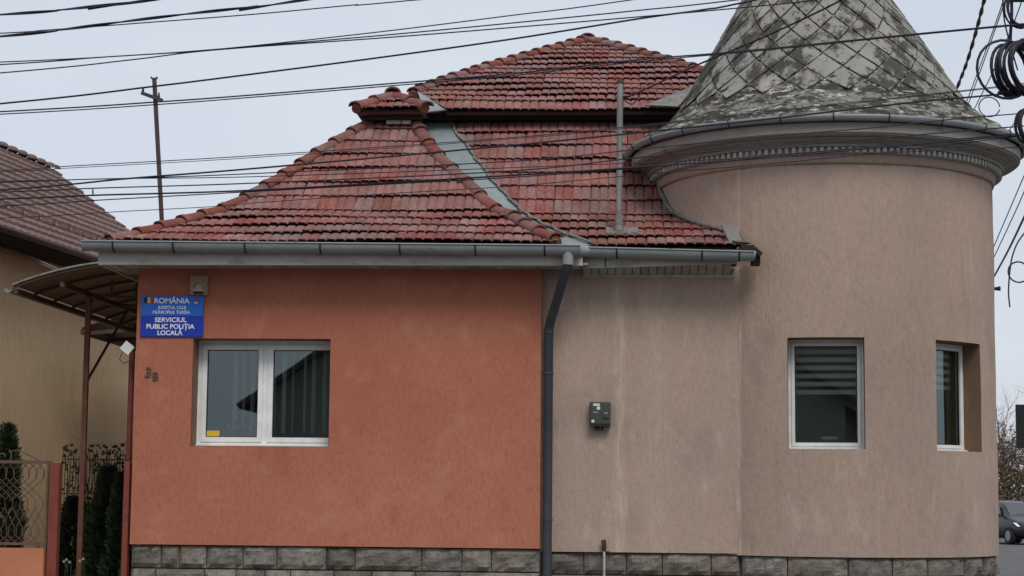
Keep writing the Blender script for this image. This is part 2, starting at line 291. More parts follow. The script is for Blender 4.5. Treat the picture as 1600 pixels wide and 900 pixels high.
# ------------------------------------------------------------------ setting: ground
FY, BY = 21.0, 21.12                     # orange wall plane, beige wall plane
TC, TR = (2.435, 22.77), 2.013           # tower axis and radius
kind(MB().quad((-900, -900, 0), (900, -900, 0), (900, 1500, 0), (-900, 1500, 0)).build('ground', M['asphalt']), 'structure')
pv = MB().box(-40, 4.7, 18.6, 20.7, 0.004, 0.13); pv.box(-40, 4.7, 20.7, 20.98, 0.004, 0.125)
kind(pv.build('pavement', M['paving']), 'structure')
kerb = kind(MB().box(-40, 4.7, 18.44, 18.596, 0.004, 0.15).build('kerb', M['conc']), 'structure')
kind(MB().box(-60, 40, -7.8, 1.6, 0.004, 0.13).build('pavement', M['paving']), 'structure')
kind(MB().quad((-40, 21.2, 0.05), (-5.8, 21.2, 0.05), (-5.8, 60, 0.05), (-40, 60, 0.05)).build('yard_ground', M['paving']), 'structure')

# ------------------------------------------------------------------ the house
house = empty('house', (-2.2, FY, 0))
tag(house, 'corner house with orange and beige stucco walls, red tiled roof and round turret', 'house')
XL, XR, XB = -5.612, -0.945, 1.31

def wall_hole(mb, x0, x1, z0, z1, h, yf, yb):
    hx0, hx1, hz0, hz1 = h
    for y in (yf, yb):
        o = [(x0, y, z0), (x1, y, z0), (x1, y, z1), (x0, y, z1)]; i = [(hx0, y, hz0), (hx1, y, hz0), (hx1, y, hz1), (hx0, y, hz1)]
        mb.add(o + i, [(0, 1, 5, 4), (1, 2, 6, 5), (2, 3, 7, 6), (3, 0, 4, 7)])
    mb.quad((x0, yf, z0), (x0, yb, z0), (x0, yb, z1), (x0, yf, z1)); mb.quad((x1, yf, z0), (x1, yb, z0), (x1, yb, z1), (x1, yf, z1))
    mb.quad((x0, yf, z0), (x1, yf, z0), (x1, yb, z0), (x0, yb, z0)); mb.quad((x0, yf, z1), (x1, yf, z1), (x1, yb, z1), (x0, yb, z1))
WH = (-4.945, -3.357, 2.185, 3.416)
w = MB(); wall_hole(w, XL, XR, 1.066, 4.27, WH, FY, FY + 0.42)
ow = w.build('orange_wall', M['orange'], house)
rv = MB(); a, b_, c_, d_ = WH; e = 0.003
rv.quad((a + e, FY + 0.004, c_), (a + e, FY + .42, c_), (a + e, FY + .42, d_), (a + e, FY + 0.004, d_)); rv.quad((b_ - e, FY + 0.004, c_), (b_ - e, FY + .42, c_), (b_ - e, FY + .42, d_), (b_ - e, FY + 0.004, d_))
rv.quad((a, FY + 0.004, d_ - e), (b_, FY + 0.004, d_ - e), (b_, FY + .42, d_ - e), (a, FY + .42, d_ - e)); rv.quad((a, FY + 0.004, c_ + e), (b_, FY + 0.004, c_ + e), (b_, FY + .42, c_ + e), (a, FY + .42, c_ + e))
rv.build('window_reveal', M['reveal'], house)
MB().box(XR + .002, XB + 0.25, BY, BY + 0.4, 1.032, 4.27).build('beige_wall', M['beige'], house)
bw = MB()
bw.box(XL + 0.002, XL + .4, FY + .422, 31.0, 0.1, 4.24); bw.box(XL + .4, 4.3, 30.6, 30.98, 0.1, 4.24); bw.box(3.9, 4.3, 24.4, 30.6, 0.1, 4.24)
bw.build('rear_wall', M['ochre'], house)
iw = MB(); iw.box(XL + .41, 3.88, FY + .43, 30.58, 4.13, 4.2); iw.box(XL + .41, 3.88, FY + .43, 30.58, 0.9, 1.0); iw.box(-0.95, -0.85, BY + .41, 30.5, 1.01, 4.12); iw.box(XL + .42, 3.8, 24.9, 25.0, 1.01, 4.12)
iw.build('room_partition', M['inner'], house)

# --- plinth stones
plinth = MB().box(XL + .03, XR + .01, FY + .075, FY + .4, 0, 1.05).box(XR + .012, XB + .1, BY + .075, BY + .4, 0, 1.03).build('plinth', M['mortar'], house)
MB().lathe([(TR - .07, 0), (TR - .07, 1.013)], 64, TC).build('turret_plinth_core', M['mortar'], house)
def stone(fn, w_, h_, seed):             # fn(u,v,d) -> world; u 0..w, v 0..h, d proud of the face
    nu, nv = 9, 6; vs_, fs_ = [], []
    for j in range(nv):
        for i in range(nu):
            u = w_ * i / (nu - 1); v = h_ * j / (nv - 1); ed = min(i, nu - 1 - i, j, nv - 1 - j)
            d = 0.0 if ed == 0 else 0.03 + 0.045 * noise.noise(Vector((u * 9 + seed * 7.1, v * 9, seed * 3.3))) + (0.008 if ed > 1 else 0)
            if ed == 0: u += rnd.uniform(-.005, .005) if 0 < i < nu - 1 else 0; v += rnd.uniform(-.004, .004) if 0 < j < nv - 1 else 0
            vs_.append(fn(u, v, d))
    for j in range(nv - 1):
        for i in range(nu - 1): k = j * nu + i; fs_.append((k, k + 1, k + nu + 1, k + nu))
    # returns to the back
    loop = [i for i in range(nu)] + [j * nu + nu - 1 for j in range(1, nv)] + [(nv - 1) * nu + i for i in range(nu - 2, -1, -1)] + [j * nu for j in range(nv - 2, 0, -1)]
    n0 = len(vs_)
    m_ = len(loop)
    for q in loop:
        j, i = divmod(q, nu); vs_.append(fn(w_ * i / (nu - 1), h_ * j / (nv - 1), -0.05))
    for q in range(m_): fs_.append((loop[q], n0 + q, n0 + (q + 1) % m_, loop[(q + 1) % m_]))
    return vs_, fs_
sd = 0
def stone_row(xs, Yf, z0, z1, g=0.006):
    global sd
    for xa, xb in zip(xs[:-1], xs[1:]):
        sd += 1; o = rnd.uniform(-.006, .008)
        vs_, fs_ = stone(lambda u, v, d: (xa + g + u, Yf - d - o, z0 + g + v), xb - xa - 2 * g, z1 - z0 - 2 * g, sd)
        mb = MB(); mb.add(vs_, fs_); mb.build('stone', M['stone'], plinth)
px0 = [203, 252, 281, 323, 380, 433, 510, 555, 659, 722, 768, 842]
xs = [atY(p, 870, FY + .05)[0] for p in px0]; xs[0] = XL + .01; xs[-1] = XR
stone_row(xs, FY + .05, 0.80, 1.06)
xs2 = [XL + .01]; 
while xs2[-1] < XR - .5: xs2.append(xs2[-1] + rnd.uniform(.28, .62))
xs2[-1] = XR; stone_row(xs2, FY + .05, 0.52, 0.795)
px1 = [848, 912, 979, 1035, 1111, 1156]
xs = [atY(p, 880, BY + .05)[0] for p in px1]
stone_row(xs, BY + .05, 0.78, 1.028)
stone_row([xs[0], xs[0] + .55, xs[0] + .9, xs[0] + 1.5, xs[-1]], BY + .05, 0.52, 0.775)
ta = R(-34.4)
for z0, z1, ph in ((0.765, 1.012, 0), (0.50, 0.76, .1)):
    t = ta + (ph * .5 if ph else 0)
    while t < R(118):
        dt = rnd.uniform(.2, .34); sd += 1; o = rnd.uniform(-.006, .006)
        vs_, fs_ = stone(lambda u, v, d: (TC[0] + (TR - .04 + d + o) * math.sin(t + .004 + u / TR), TC[1] - (TR - .04 + d + o) * math.cos(t + .004 + u / TR), z0 + .006 + v), (dt - .008) * TR, z1 - z0 - .012, sd)
        mb = MB(); mb.add(vs_, fs_); mb.build('stone', M['stone'], plinth); t += dt

# --- turret wall with two window openings
WT = [(R(-17.9), R(6.4)), (R(31.6), R(55.2))]; WZ = (2.20, 3.44); ZT = 5.47
def tp(t, z, r=TR): return Vector((TC[0] + r * math.sin(t), TC[1] - r * math.cos(t), z))
ts = sorted(set([t for w_ in WT for t in w_] + [R(-180 + 2.5 * i) for i in range(145)])); zs = [1.015, 1.3, 1.6, 1.9, WZ[0], 2.5, 2.8, 3.1, WZ[1], 3.75, 4.05, 4.35, 4.65, 4.95, 5.2, ZT]
mb = MB(); nz_ = len(zs)
def twp(t, z): return tp(t, z, TR + .011 * noise.noise(Vector((math.sin(t) * 2.6, math.cos(t) * 2.6, z * 1.3))) + .004 * noise.noise(Vector((math.sin(t) * 8, math.cos(t) * 8, z * 4))))
vs_ = [twp(t, z) for t in ts for z in zs]; fs_ = []
for i in range(len(ts) - 1):
    tm = (ts[i] + ts[i + 1]) / 2
    for j in range(nz_ - 1):
        if WZ[0] < (zs[j] + zs[j + 1]) / 2 < WZ[1] and any(a < tm < b for a, b in WT): continue
        fs_.append((i * nz_ + j, (i + 1) * nz_ + j, (i + 1) * nz_ + j + 1, i * nz_ + j + 1))
mb.add(vs_, fs_, True)
# bottom lip so the stucco has thickness over the plinth
mb.lathe([(TR - .09, 1.0145), (TR - .004, 1.0145)], 96, TC)
tw = mb.build('turret_wall', M['beige'], house)
mi = MB(); vin = [tp(t, z, TR - .42) for t in ts for z in zs]; mi.add(vin, fs_, True); mi.lathe([(0.001, 4.2), (TR - .43, 4.2)], 48, TC); mi.lathe([(0.001, 1.0), (TR - .43, 1.0)], 48, TC)
mi.build('turret_room_lining', M['inner'], house)
WIN_T = []
DEP = 0.24
mr = MB()
for (a, b) in WT:
    tm = (a + b) / 2; hw = TR * math.sin((b - a) / 2); n_ = Vector((math.sin(tm), -math.cos(tm), 0)); u_ = Vector((math.cos(tm), math.sin(tm), 0))
    ctr = Vector((TC[0], TC[1], 0)) + n_ * (TR * math.cos((b - a) / 2) - DEP)
    WIN_T.append((ctr, u_, n_, hw))
    seg = [t for t in ts if a - 1e-6 <= t <= b + 1e-6]
    def inn(t, z): 
        s_ = TR * math.sin(t - tm); return ctr + u_ * s_ - n_ * .18 + Vector((0, 0, z))
    for z, sg in ((WZ[0], 1), (WZ[1], -1)):
        for t0_, t1_ in zip(seg[:-1], seg[1:]): mr.quad(twp(t0_, z), twp(t1_, z), inn(t1_, z), inn(t0_, z))
    for t in (a, b): mr.add([twp(t, z) for z in zs[4:9]] + [inn(t, WZ[1]), inn(t, WZ[0])], [tuple(range(7))])
mr.build('window_reveal', M['reveal'], house)

# --- windows
def frame_rect(mb, Mx, x0, x1, z0, z1, w_, y0, y1):
    mb.box(x0, x0 + w_, y0, y1, z0, z1, Mx); mb.box(x1 - w_, x1, y0, y1, z0, z1, Mx)
    mb.box(x0 + w_, x1 - w_, y0, y1, z0, z0 + w_, Mx); mb.box(x0 + w_, x1 - w_, y0, y1, z1 - w_, z1, Mx)
def pane(Mx, x0, x1, z0, z1, y, parent, m):
    mb = MB(); mb.quad(*[Mx @ Vector(p) for p in ((x0, y, z0), (x1, y, z0), (x1, y, z1), (x0, y, z1))]); mb.build('pane', M[m], parent)
    mb = MB(); frame_rect(mb, Mx, x0 - .002, x1 + .002, z0 - .002, z1 + .002, .011, y - .012, y - .004); mb.build('gasket', M['gasket'], parent)
# front window: two sashes; local frame x right, y into the room
Mx = Matrix.Translation((0, FY + .27, 0))
x0, x1, z0, z1 = WH[0] + .004, WH[1] + .092, WH[2] + .004, WH[3] - .004
mb = MB(); frame_rect(mb, Mx, x0, x1, z0, z1, .05, 0, .07); xm = atY(415, 610, FY + .27).x; mb.box(xm - .03, xm + .03, 0.001, .069, z0 + .05, z1 - .05, Mx)
win = mb.build('window', M['pvc'], house)
for xa, xb in ((x0 + .05, xm - .03), (xm + .03, x1 - .05)):
    mb = MB(); frame_rect(mb, Mx, xa + .001, xb - .001, z0 + .051, z1 - .051, .055, -.012, .05); mb.build('sash', M['pvc'], win)
    pane(Mx, xa + .056, xb - .056, z0 + .106, z1 - .106, .02, win, 'glass')
MB().box(x0 - .0, WH[1] - .004, -.05, -.001, z0 - .002, z0 + .022, Mx).build('sill', M['pvc'], win)
for i in range(13):
    sx = x0 + .16 + i * .118 + rnd.uniform(-.015, .015)
    M2 = Mx @ Matrix.Translation((sx, .15, 0)) @ Matrix.Rotation(R(80 + rnd.uniform(-9, 9)), 4, 'Z')
    if i in (0, 1): continue
    MB().box(-.05, .05, -.0015, .0015, z0 + .16, z1 + .1, M2).build('blind_slat', M['slat'], win)
mb = MB(); p0 = atY(319, 685, FY + .286); p1 = atY(343, 673, FY + .286)
mb.box(p0.x, p1.x, FY + .2865, FY + .288, p0.z, p1.z); stk = mb.build('sticker', M['sticker'], win)
# potted flowers on the inner ledge
for i in range(5):
    mb = MB()
    for k in range(46):
        p = Vector((x0 + .16 + i * .12 + rnd.gauss(0, .045), FY + .27 + .14 + rnd.uniform(-.04, .04), z0 + .12 + abs(rnd.gauss(0, .055)))); q = Euler((rnd.uniform(0, 6), rnd.uniform(0, 6), 0)).to_matrix(); s_ = .016
        mb.quad(*[p + q @ Vector(c) * s_ for c in ((-1, -1, 0), (1, -1, 0), (1, 1, 0), (-1, 1, 0))])
    o = mb.build('window_plant', M['ivy'], None); tag(o, 'low leafy plant on the ledge inside the orange wall window', 'plant', 'plants inside the office window')
    mb = MB()
    for k in range(5):
        p = Vector((x0 + .16 + i * .12 + rnd.gauss(0, .05), FY + .27 + .11, z0 + .19 + rnd.uniform(0, .07))); mb.box(p.x - .008, p.x + .008, p.y - .005, p.y + .005, p.z - .006, p.z + .006)
    mb.build('flower', M['flower'], o)
# turret windows
for wi, (ctr, u_, n_, hw) in enumerate(WIN_T):
    Mx = Matrix((u_, -n_, Vector((0, 0, 1)))).transposed().to_4x4(); Mx.translation = ctr
    x0, x1, z0, z1 = -hw + .004, hw - .004, WZ[0] + .004, WZ[1] - .004
    mb = MB(); frame_rect(mb, Mx, x0, x1, z0, z1, .036, 0, .07); win2 = mb.build('window', M['pvc'], house)
    mb = MB(); frame_rect(mb, Mx, x0 + .037, x1 - .037, z0 + .037, z1 - .037, .036, -.012, .05); mb.build('sash', M['pvc'], win2)
    pane(Mx, x0 + .074, x1 - .074, z0 + .074, z1 - .074, .02, win2, 'glass2')
    MB().box(x0, x1, -.045, -.001, z0 - .002, z0 + .02, Mx).build('sill', M['pvc'], win2)
    for k in range(6 if wi == 0 else 5):
        zz = z1 - .1 - k * .092
        MB().box(x0 + .07, x1 - .07, .13, .132, zz - .05, zz, Mx).build('blind_band', M['zebra'], win2)
    if wi == 0:
        o = MB(); o.lathe([(0.001, z0 + .1), (.09, z0 + .1), (.105, z0 + .14), (.10, z0 + .145), (.001, z0 + .12)], 20, ((ctr + u_ * .03 - n_ * .16).x, (ctr + u_ * .03 - n_ * .16).y))
        tag(o.build('dish', M['white'], None), 'low white dish on the sill inside the turret window', 'dish')
    else:
        mb = MB(); b0 = ctr + u_ * -.02 - n_ * .2
        for k in range(90):
            p = b0 + Vector((rnd.gauss(0, .05), rnd.gauss(0, .04), z0 + .15 + abs(rnd.gauss(.07, .07)))); q = Euler((rnd.uniform(0, 6), rnd.uniform(0, 6), 0)).to_matrix(); s_ = .02
            mb.quad(*[p + q @ Vector(c) * s_ for c in ((-1, -1, 0), (1, -1, 0), (1, 1, 0), (-1, 1, 0))])
        o = mb.build('pot_plant', M['thuja'], None); tag(o, 'small dark pot plant inside the narrow looking turret window', 'plant')

# ------------------------------------------------------------------ roof surfaces
class Prof:
    def __init__(s, Y0, z0, segs):
        s.p = [(0.0, Y0, z0)]
        for L, th in segs:
            a = R(th); q = s.p[-1]; s.p.append((q[0] + L, q[1] + L * math.cos(a), q[2] + L * math.sin(a)))
        s.L = s.p[-1][0]
    def at(s, t):
        for a, b in zip(s.p[:-1], s.p[1:]):
            if t <= b[0] or b is s.p[-1]:
                k = (t - a[0]) / (b[0] - a[0]); return (a[1] + (b[1] - a[1]) * k, a[2] + (b[2] - a[2]) * k)
    def hit(s, px, py, lift=0.05):
        prev = None; n = 1500
        for i in range(n + 1):
            t = -0.6 + (s.L + 1.0) * i / n; Y, z = s.at(t); g = atY(px, py, Y).z - (z + lift)
            if prev is not None and g * prev < 0: p = atY(px, py, Y); return (t, p.x)
            prev = g
        t = s.L; return (t, atY(px, py, s.at(t)[0]).x)
def interp(pts):
    pts = sorted(pts)
    def f(t):
        if t <= pts[0][0]: a, b = pts[0], pts[1]
        elif t >= pts[-1][0]: a, b = pts[-2], pts[-1]
        else:
            for a, b in zip(pts[:-1], pts[1:]):
                if a[0] <= t <= b[0]: break
        return a[1] + (b[1] - a[1]) * (t - a[0]) / max(1e-6, b[0] - a[0])
    return f
DS, TW = 0.36, 0.22
wing = Prof(20.5, 4.455, [(4 * DS, 22.6), (8.2 * DS, 38.2)])
main = Prof(20.68, 4.432, [(4 * DS, 22.6), (8.2 * DS, 38.2)])
upper = Prof(23.6, 6.6, [(DS, 31), (12.6 * DS, 24.3)])
gab = Prof(23.36, 6.575, [(0.9, 24.5)])

wl = [(566, 192), (530, 214), (493, 236), (464, 256), (428, 278), (395, 299), (359, 317), (319, 330), (276, 343), (236, 354), (192, 366), (155, 373)]
wr = [(647, 183), (662, 208), (677, 230), (696, 252), (720, 269), (742, 293), (760, 313), (797, 330), (823, 347), (852, 361), (884, 374)]
def smooth_hip(pts):
    pts = sorted(pts); return pts
WLp = smooth_hip([wing.hit(*q, lift=.075) for q in wl]); WRp = smooth_hip([wing.hit(*q, lift=.075) for q in wr])
WL, WR = interp(WLp), interp(WRp)
vr = [(700, 190), (718, 215), (740, 245), (770, 285), (800, 317), (835, 345), (875, 366), (935, 386)]
MV = interp([main.hit(*q, lift=.03) for q in vr])
ul = [(640, 140), (700, 119), (760, 100), (830, 81), (880, 67), (916, 57)]; ur = [(920, 57), (960, 66), (1000, 77), (1040, 89), (1092, 104)]
ULp = [upper.hit(*q, lift=.075) for q in ul]; ULhip = interp(ULp); S640 = min(t for t, x in ULp); URp = [upper.hit(*q, lift=.075) for q in ur]
UL, UR = interp(ULp + [upper.hit(697, 172, .03), (S640 - .06, upper.hit(655, 144, .03)[1])]), interp(URp)
UTOP = max(t for t, x in ULp)

def tile_mesh(v):
    L = 0.415; lift = .037
    prof = [(-.110, .0), (-.102, .013), (-.088, .017), (-.036, .014), (-.022, .011), (-.014, .0), (-.003, .0), (.005, .011), (.02, .016), (.070, .013), (.088, .010), (.097, .0), (.109, .0)]
    vs_, fs_ = [], []; n = len(prof); g = random.Random(v)
    for y, lf in ((0.0, lift), (L, 0.0)):
        for x, z in prof: vs_.append((x, y + (g.uniform(-.004, .004) if y == 0 else 0), z + lf))
    for i in range(n - 1): fs_.append((i, i + 1, n + i + 1, n + i))
    for x, z in prof: vs_.append((x, 0.003, z + lift - .013))
    for i in range(n - 1): fs_.append((2 * n + i, 2 * n + i + 1, i + 1, i))
    me = bpy.data.meshes.new('roof_tile'); me.from_pydata(vs_, [], fs_); me.materials.append(M['tile']); me.update(); return me
TM = [tile_mesh(k) for k in range(3)]
def lay(prof, n, xl, xr, parent, x_phase, single=True, s_max=None, skip=None, stuff=None, kick=None):
    for i in range(n):
        s0 = i * DS; s1 = s0 + DS
        (ya, za), (yb, zb) = prof.at(s0), prof.at(s1); d = Vector((0, yb - ya, zb - za)).normalized(); nrm = Vector((1, 0, 0)).cross(d)
        lo = min(xl(s0), xl(s1)); hi = max(xr(s0), xr(s1)); ph = x_phase + (0.5 * TW if False else rnd.uniform(-.012, .012))
        j0 = math.floor((lo - ph) / TW) - 1; j1 = math.ceil((hi - ph) / TW) + 1
        for j in range(j0, j1):
            xc = ph + (j + .5) * TW
            if xc + TW / 2 < lo or xc - TW / 2 > hi: continue
            base = Vector((xc + rnd.uniform(-.004, .004), ya, za)) + nrm * (rnd.uniform(-.003, .005) + .012 * math.sin(xc * 1.9 + i)) - d * rnd.uniform(0, .012)
            if skip and skip(base, s0): continue
            rot = Matrix((Vector((1, 0, 0)), d, nrm)).transposed() @ Matrix.Rotation(rnd.gauss(0, .009), 3, 'Z') @ Matrix.Rotation(rnd.gauss(0, .012), 3, 'Y')
            if rnd.random() < .035: base = base - d * rnd.uniform(.015, .05); rot = rot @ Matrix.Rotation(rnd.gauss(0, .04), 3, 'Z')   # slipped tile
            MX = Matrix.Translation(base) @ rot.to_4x4()
            cut = None
            for fn, sg in ((xl, 1), (xr, -1)):
                bx = [fn(s0), fn(s1)]
                if sg == 1 and xc - TW / 2 < max(bx) or sg == -1 and xc + TW / 2 > min(bx):
                    pa = Vector((fn(s0), ya, za)); pb = Vector((fn(s1), yb, zb)); cut = cut or []
                    pn = (pb - pa).cross(Vector((0, -.5, 1))).normalized()
                    if pn.x * sg < 0: pn = -pn
                    cut.append((pa, pn))
            me = TM[rnd.randrange(3)]
            if cut:
                bm = bmesh.new(); bm.from_mesh(me); inv = MX.inverted()
                for pa, pn in cut:
                    bmesh.ops.bisect_plane(bm, geom=bm.verts[:] + bm.edges[:] + bm.faces[:], plane_co=inv @ pa, plane_no=inv.to_3x3() @ pn, clear_inner=True, dist=1e-5)
                if len(bm.faces) < 3: bm.free(); continue
                me = bpy.data.meshes.new('roof_tile'); bm.to_mesh(me); bm.free()
                if not me.materials: me.materials.append(M['tile'])
            if stuff is None:
                o = bpy.data.objects.new('roof_tile', me); COL.objects.link(o); o.matrix_world = MX; o.location = base; o.rotation_euler = rot.to_euler(); put(o, parent)
            else: stuff.add([MX @ v.co for v in me.vertices], [tuple(p.vertices) for p in me.polygons])
def under(prof, xl, xr, s0, s1, name, depth=.05, n=30):
    vs_, fs_ = [], []
    for i in range(n + 1):
        s_ = s0 + (s1 - s0) * i / n; Y, z = prof.at(s_); a, b = xl(s_), xr(s_)
        vs_ += [(a, Y, z - .012), (b, Y, z - .012), (b, Y + .02, z - depth), (a, Y + .02, z - depth)]
    for i in range(n):
        k = i * 4
        for q in range(4): fs_.append((k + q, k + (q + 1) % 4, k + 4 + (q + 1) % 4, k + 4 + q))
    fs_ += [(3, 2, 1, 0), (n * 4, n * 4 + 1, n * 4 + 2, n * 4 + 3)]
    mb = MB(); mb.add(vs_, fs_); return mb.build(name, M['under'], house)

wing_roof = under(wing, WL, WR, 0.03, 11.8 * DS, 'front_wing_roof')
lay(wing, 12, WL, WR, wing_roof, -6.1)
# one grey odd tile patch at the top of the wing
p = atY(607, 198, wing.at(10.1 * DS)[0]); (ya, za) = wing.at(10.05 * DS); (yb, zb) = wing.at(11.1 * DS); d = Vector((0, yb - ya, zb - za)).normalized(); nn = Vector((1, 0, 0)).cross(d)
for k in range(2):
    Mx = Matrix((Vector((1, 0, 0)), d, nn)).transposed().to_4x4(); Mx.translation = Vector((p.x - .02 + k * .2, ya, za)) + nn * .1
    MB().box(0, .185 - .07 * k, 0, .36, -.02, .008, Mx).build('odd_grey_tile', M['tileold'], wing_roof)
# main roof, running into the turret
def intower(b, s0): return (b.x - TC[0]) ** 2 + (b.y + .2 - TC[1]) ** 2 < (TR - .34) ** 2
XE = interp([(0, atY(1150, 384, 20.68).x), (1.0, 1.35), (1.6, 1.2), (5, 1.2)])
main_roof = under(main, lambda s_: MV(s_) - .32, XE, 0.03, 11.4 * DS, 'main_roof')
lay(main, 12, MV, XE, main_roof, 0.02, skip=intower)
# upper roof
upper_roof = under(upper, lambda s_: UL(s_) + .02, lambda s_: UR(s_) - .02, 0.02, UTOP - .02, 'upper_roof')
st_ = MB(); lay(upper, 13, UL, UR, upper_roof, -.03, stuff=st_)
o = kind(st_.build('upper_roof_tiles', M['tile'], house), 'stuff')
# rear and side slopes that close the roofs
ap = upper.at(UTOP); axl, axr = UL(UTOP), UR(UTOP); apex = Vector(((axl + axr) / 2, ap[0], ap[1] - .02))
mb = MB()
for fn, sa_ in ((ULhip, S640 - .1), (UR, 0.0)):
    hip = [Vector((fn(sa_ + (UTOP - sa_) * k / 8), upper.at(sa_ + (UTOP - sa_) * k / 8)[0], upper.at(sa_ + (UTOP - sa_) * k / 8)[1] - .05)) for k in range(9)]
    hip2 = [Vector((h.x, 2 * apex.y - h.y, h.z)) for h in hip]
    for k in range(8): mb.quad(hip[k], hip[k + 1], hip2[k + 1], hip2[k])
mb.build('rear_roof_slope', M['ridge'], house)
mb = MB()
WLS = 11.5 * DS; hip = [(WL(WLS * k / 16), *wing.at(WLS * k / 16)) for k in range(17)]
for (xa, ya, za), (xb, yb, zb) in zip(hip[:-1], hip[1:]): mb.quad((xa, ya, za - .02), (xb, yb, zb - .02), (xb, 31.6, zb - .02), (xa, 31.6, za - .02))
mb.build('side_roof_slope', M['ridge'], house)
mb = MB(); hr = [(WR(WLS * k / 16), *wing.at(WLS * k / 16)) for k in range(17)]
for (xa, ya, za), (xb, yb, zb) in zip(hr[:-1], hr[1:]): mb.quad((xa, ya, za - .02), (xb, yb, zb - .02), (xb + .04, yb + .34, zb - .1), (xa + .04, ya + .34, za - .1))
mb.build('wing_hip_return', M['under'], house)
# back block so nothing shows through under the upper roof
MB().box(-3.3, 1.9, 24.25, 30.6, 4.3, 6.56).build('attic_wall', M['farwall'], house)

# --- valley flashing
vf = MB(); n = 30; pv_ = []
for i in range(n + 1):
    s_ = -0.02 + (11.3 * DS) * i / n; Y, z = main.at(s_); ym, zm = main.at(s_ + .05)
    pv_.append(((WR(s_) - .02, Y, z + .045), (MV(s_) + .05, Y, z + .028)))
for (a, b), (c, d) in zip(pv_[:-1], pv_[1:]): vf.quad(a, b, d, c)
valley = vf.build('valley_flashing', M['zinc'], house)
mb = MB()
for k in range(11):
    pts = []
    for i in range(4):
        s_ = (k + i / 3 * .96) * DS; Y, z = main.at(s_); pts.append((MV(s_) + rnd.uniform(-.02, .025), Y, z + .055 + rnd.uniform(-.008, .012)))
    mb.tube(pts, .017, 5)
mb.build('valley_edge', M['lead'], valley)

# --- hip and ridge tiles
def ridge_tile(a, b, r0, r1, parent, up=Vector((0, -.35, 1))):
    a = Vector(a); b = Vector(b); d = b - a; L = d.length; d.normalize(); sdv = d.cross(up).normalized(); u = sdv.cross(d)
    n = 9; vs_ = []
    for t, r, h in ((0, r0, 0), (.06 / L if L > .2 else .2, r0, 0), (.065 / L if L > .2 else .22, r0 - .012, 0), (1, r1, -.012)):
        for k in range(n + 1):
            an = R(-8) + R(196) * k / n; vs_.append(a + d * (L * t) + sdv * (math.cos(an) * r) + u * (math.sin(an) * r * .7 + h))
    m = n + 1; fs_ = [(i * m + k, i * m + k + 1, (i + 1) * m + k + 1, (i + 1) * m + k) for i in range(3) for k in range(n)]
    c = len(vs_)
    for k in range(n + 1):
        an = R(-8) + R(196) * k / n; vs_.append(a + d * .004 + sdv * (math.cos(an) * (r0 - .022)) + u * (math.sin(an) * (r0 * .7 - .022)))
    fs_ += [(c + k, c + k + 1, k + 1, k) for k in range(n)]
    mb = MB(); mb.add(vs_, fs_, False); return mb.build('ridge_tile', M['ridge'], parent)
def hip_run(prof, pts, fn, parent, s0, s1, step, lift=.03, r=.10):
    bd = MB(); bd.tube([(fn(s0 + (s1 - s0) * k / 24), prof.at(s0 + (s1 - s0) * k / 24)[0], prof.at(s0 + (s1 - s0) * k / 24)[1] + lift - .03) for k in range(25)], .068, 8); bd.build('hip_bedding', M['ridge'], parent)
    s_ = s0
    while s_ < s1 - .05:
        e_ = min(s_ + step, s1 + .08); Ya, za = prof.at(s_); Yb, zb = prof.at(e_ + .03)
        j = rnd.uniform(-.01, .01)
        ridge_tile((fn(s_) + j, Ya, za + lift + .014), (fn(e_ + .03) + j, Yb, zb + lift), r, r - .016, parent); s_ = e_
hip_run(wing, WLp, WL, wing_roof, -.03, min(11.3 * DS, WLp[-1][0] + .1), .29)
hip_run(wing, WRp, WR, wing_roof, .04, min(11.2 * DS, WRp[-1][0]), .345)
hip_run(upper, ULp, UL, upper_roof, S640 - .02, UTOP - .05, .255); hip_run(upper, URp, UR, upper_roof, 0.2, UTOP - .05, .285)
# apex cap
ridge_tile(apex + Vector((0, -.06, .05)), apex + Vector((0, .35, .05)), .13, .12, upper_roof, Vector((0, 0, 1)))
# ridge behind apex not needed; gablet over the wing
gp = atY(615, 143, 24.02); gl = atY(556, 167, 23.36); gr = atY(664, 172, 23.36)
GL = interp([(0, gl.x), (.72, gp.x - .01)]); GR = interp([(0, gr.x), (.72, gp.x + .01)])
gablet = under(gab, lambda s_: GL(s_), lambda s_: GR(s_), 0.02, .70, 'small_hip_roof', depth=.04, n=6)
DS_keep = DS
lay(gab, 2, GL, GR, gablet, gl.x + .03)
for fn_ in (GL, GR):
    bd = MB(); bd.tube([(fn_(k * .12), gab.at(k * .12)[0], gab.at(k * .12)[1] + .02) for k in range(7)], .07, 8); bd.build('hip_bedding', M['ridge'], gablet)
MB().bar(atY(556, 170, 23.42), atY(584, 187, 23.75), .12, .05).build('barge_board', M['woodsoffit'], house)
MB().box(gl.x + .1, gr.x - .08, 23.56, 24.1, 6.48, 6.545).build('gablet_soffit', M['woodsoffit'], house)
def g3(x, s_, l=.055): Y, z = gab.at(s_); return Vector((x, Y, z + l))
for k in range(2): ridge_tile(g3(GL(k * .36 - .02), k * .36 - .02, .05), g3(GL(k * .36 + .4), k * .36 + .4, .035), .105, .095, gablet)
for k in range(2): ridge_tile(g3(GR(-.05 + k * .36), -.05 + k * .36, .055), g3(GR(k * .36 + .38), k * .36 + .38, .035), .105, .095, gablet)
gt = g3(gp.x, .72, .03); ridge_tile(gt + Vector((0, -.10, .03)), gt + Vector((0, .5, .03)), .11, .10, gablet, Vector((0, 0, 1)))
ridge_tile(gt + Vector((0, .4, .03)), gt + Vector((0, 1.2, .03)), .12, .11, gablet, Vector((0, 0, 1)))
mb = MB(); gtp = Vector((gp.x, gab.at(.72)[0], gab.at(.72)[1])); bk = Vector((0, 2.2, 0))
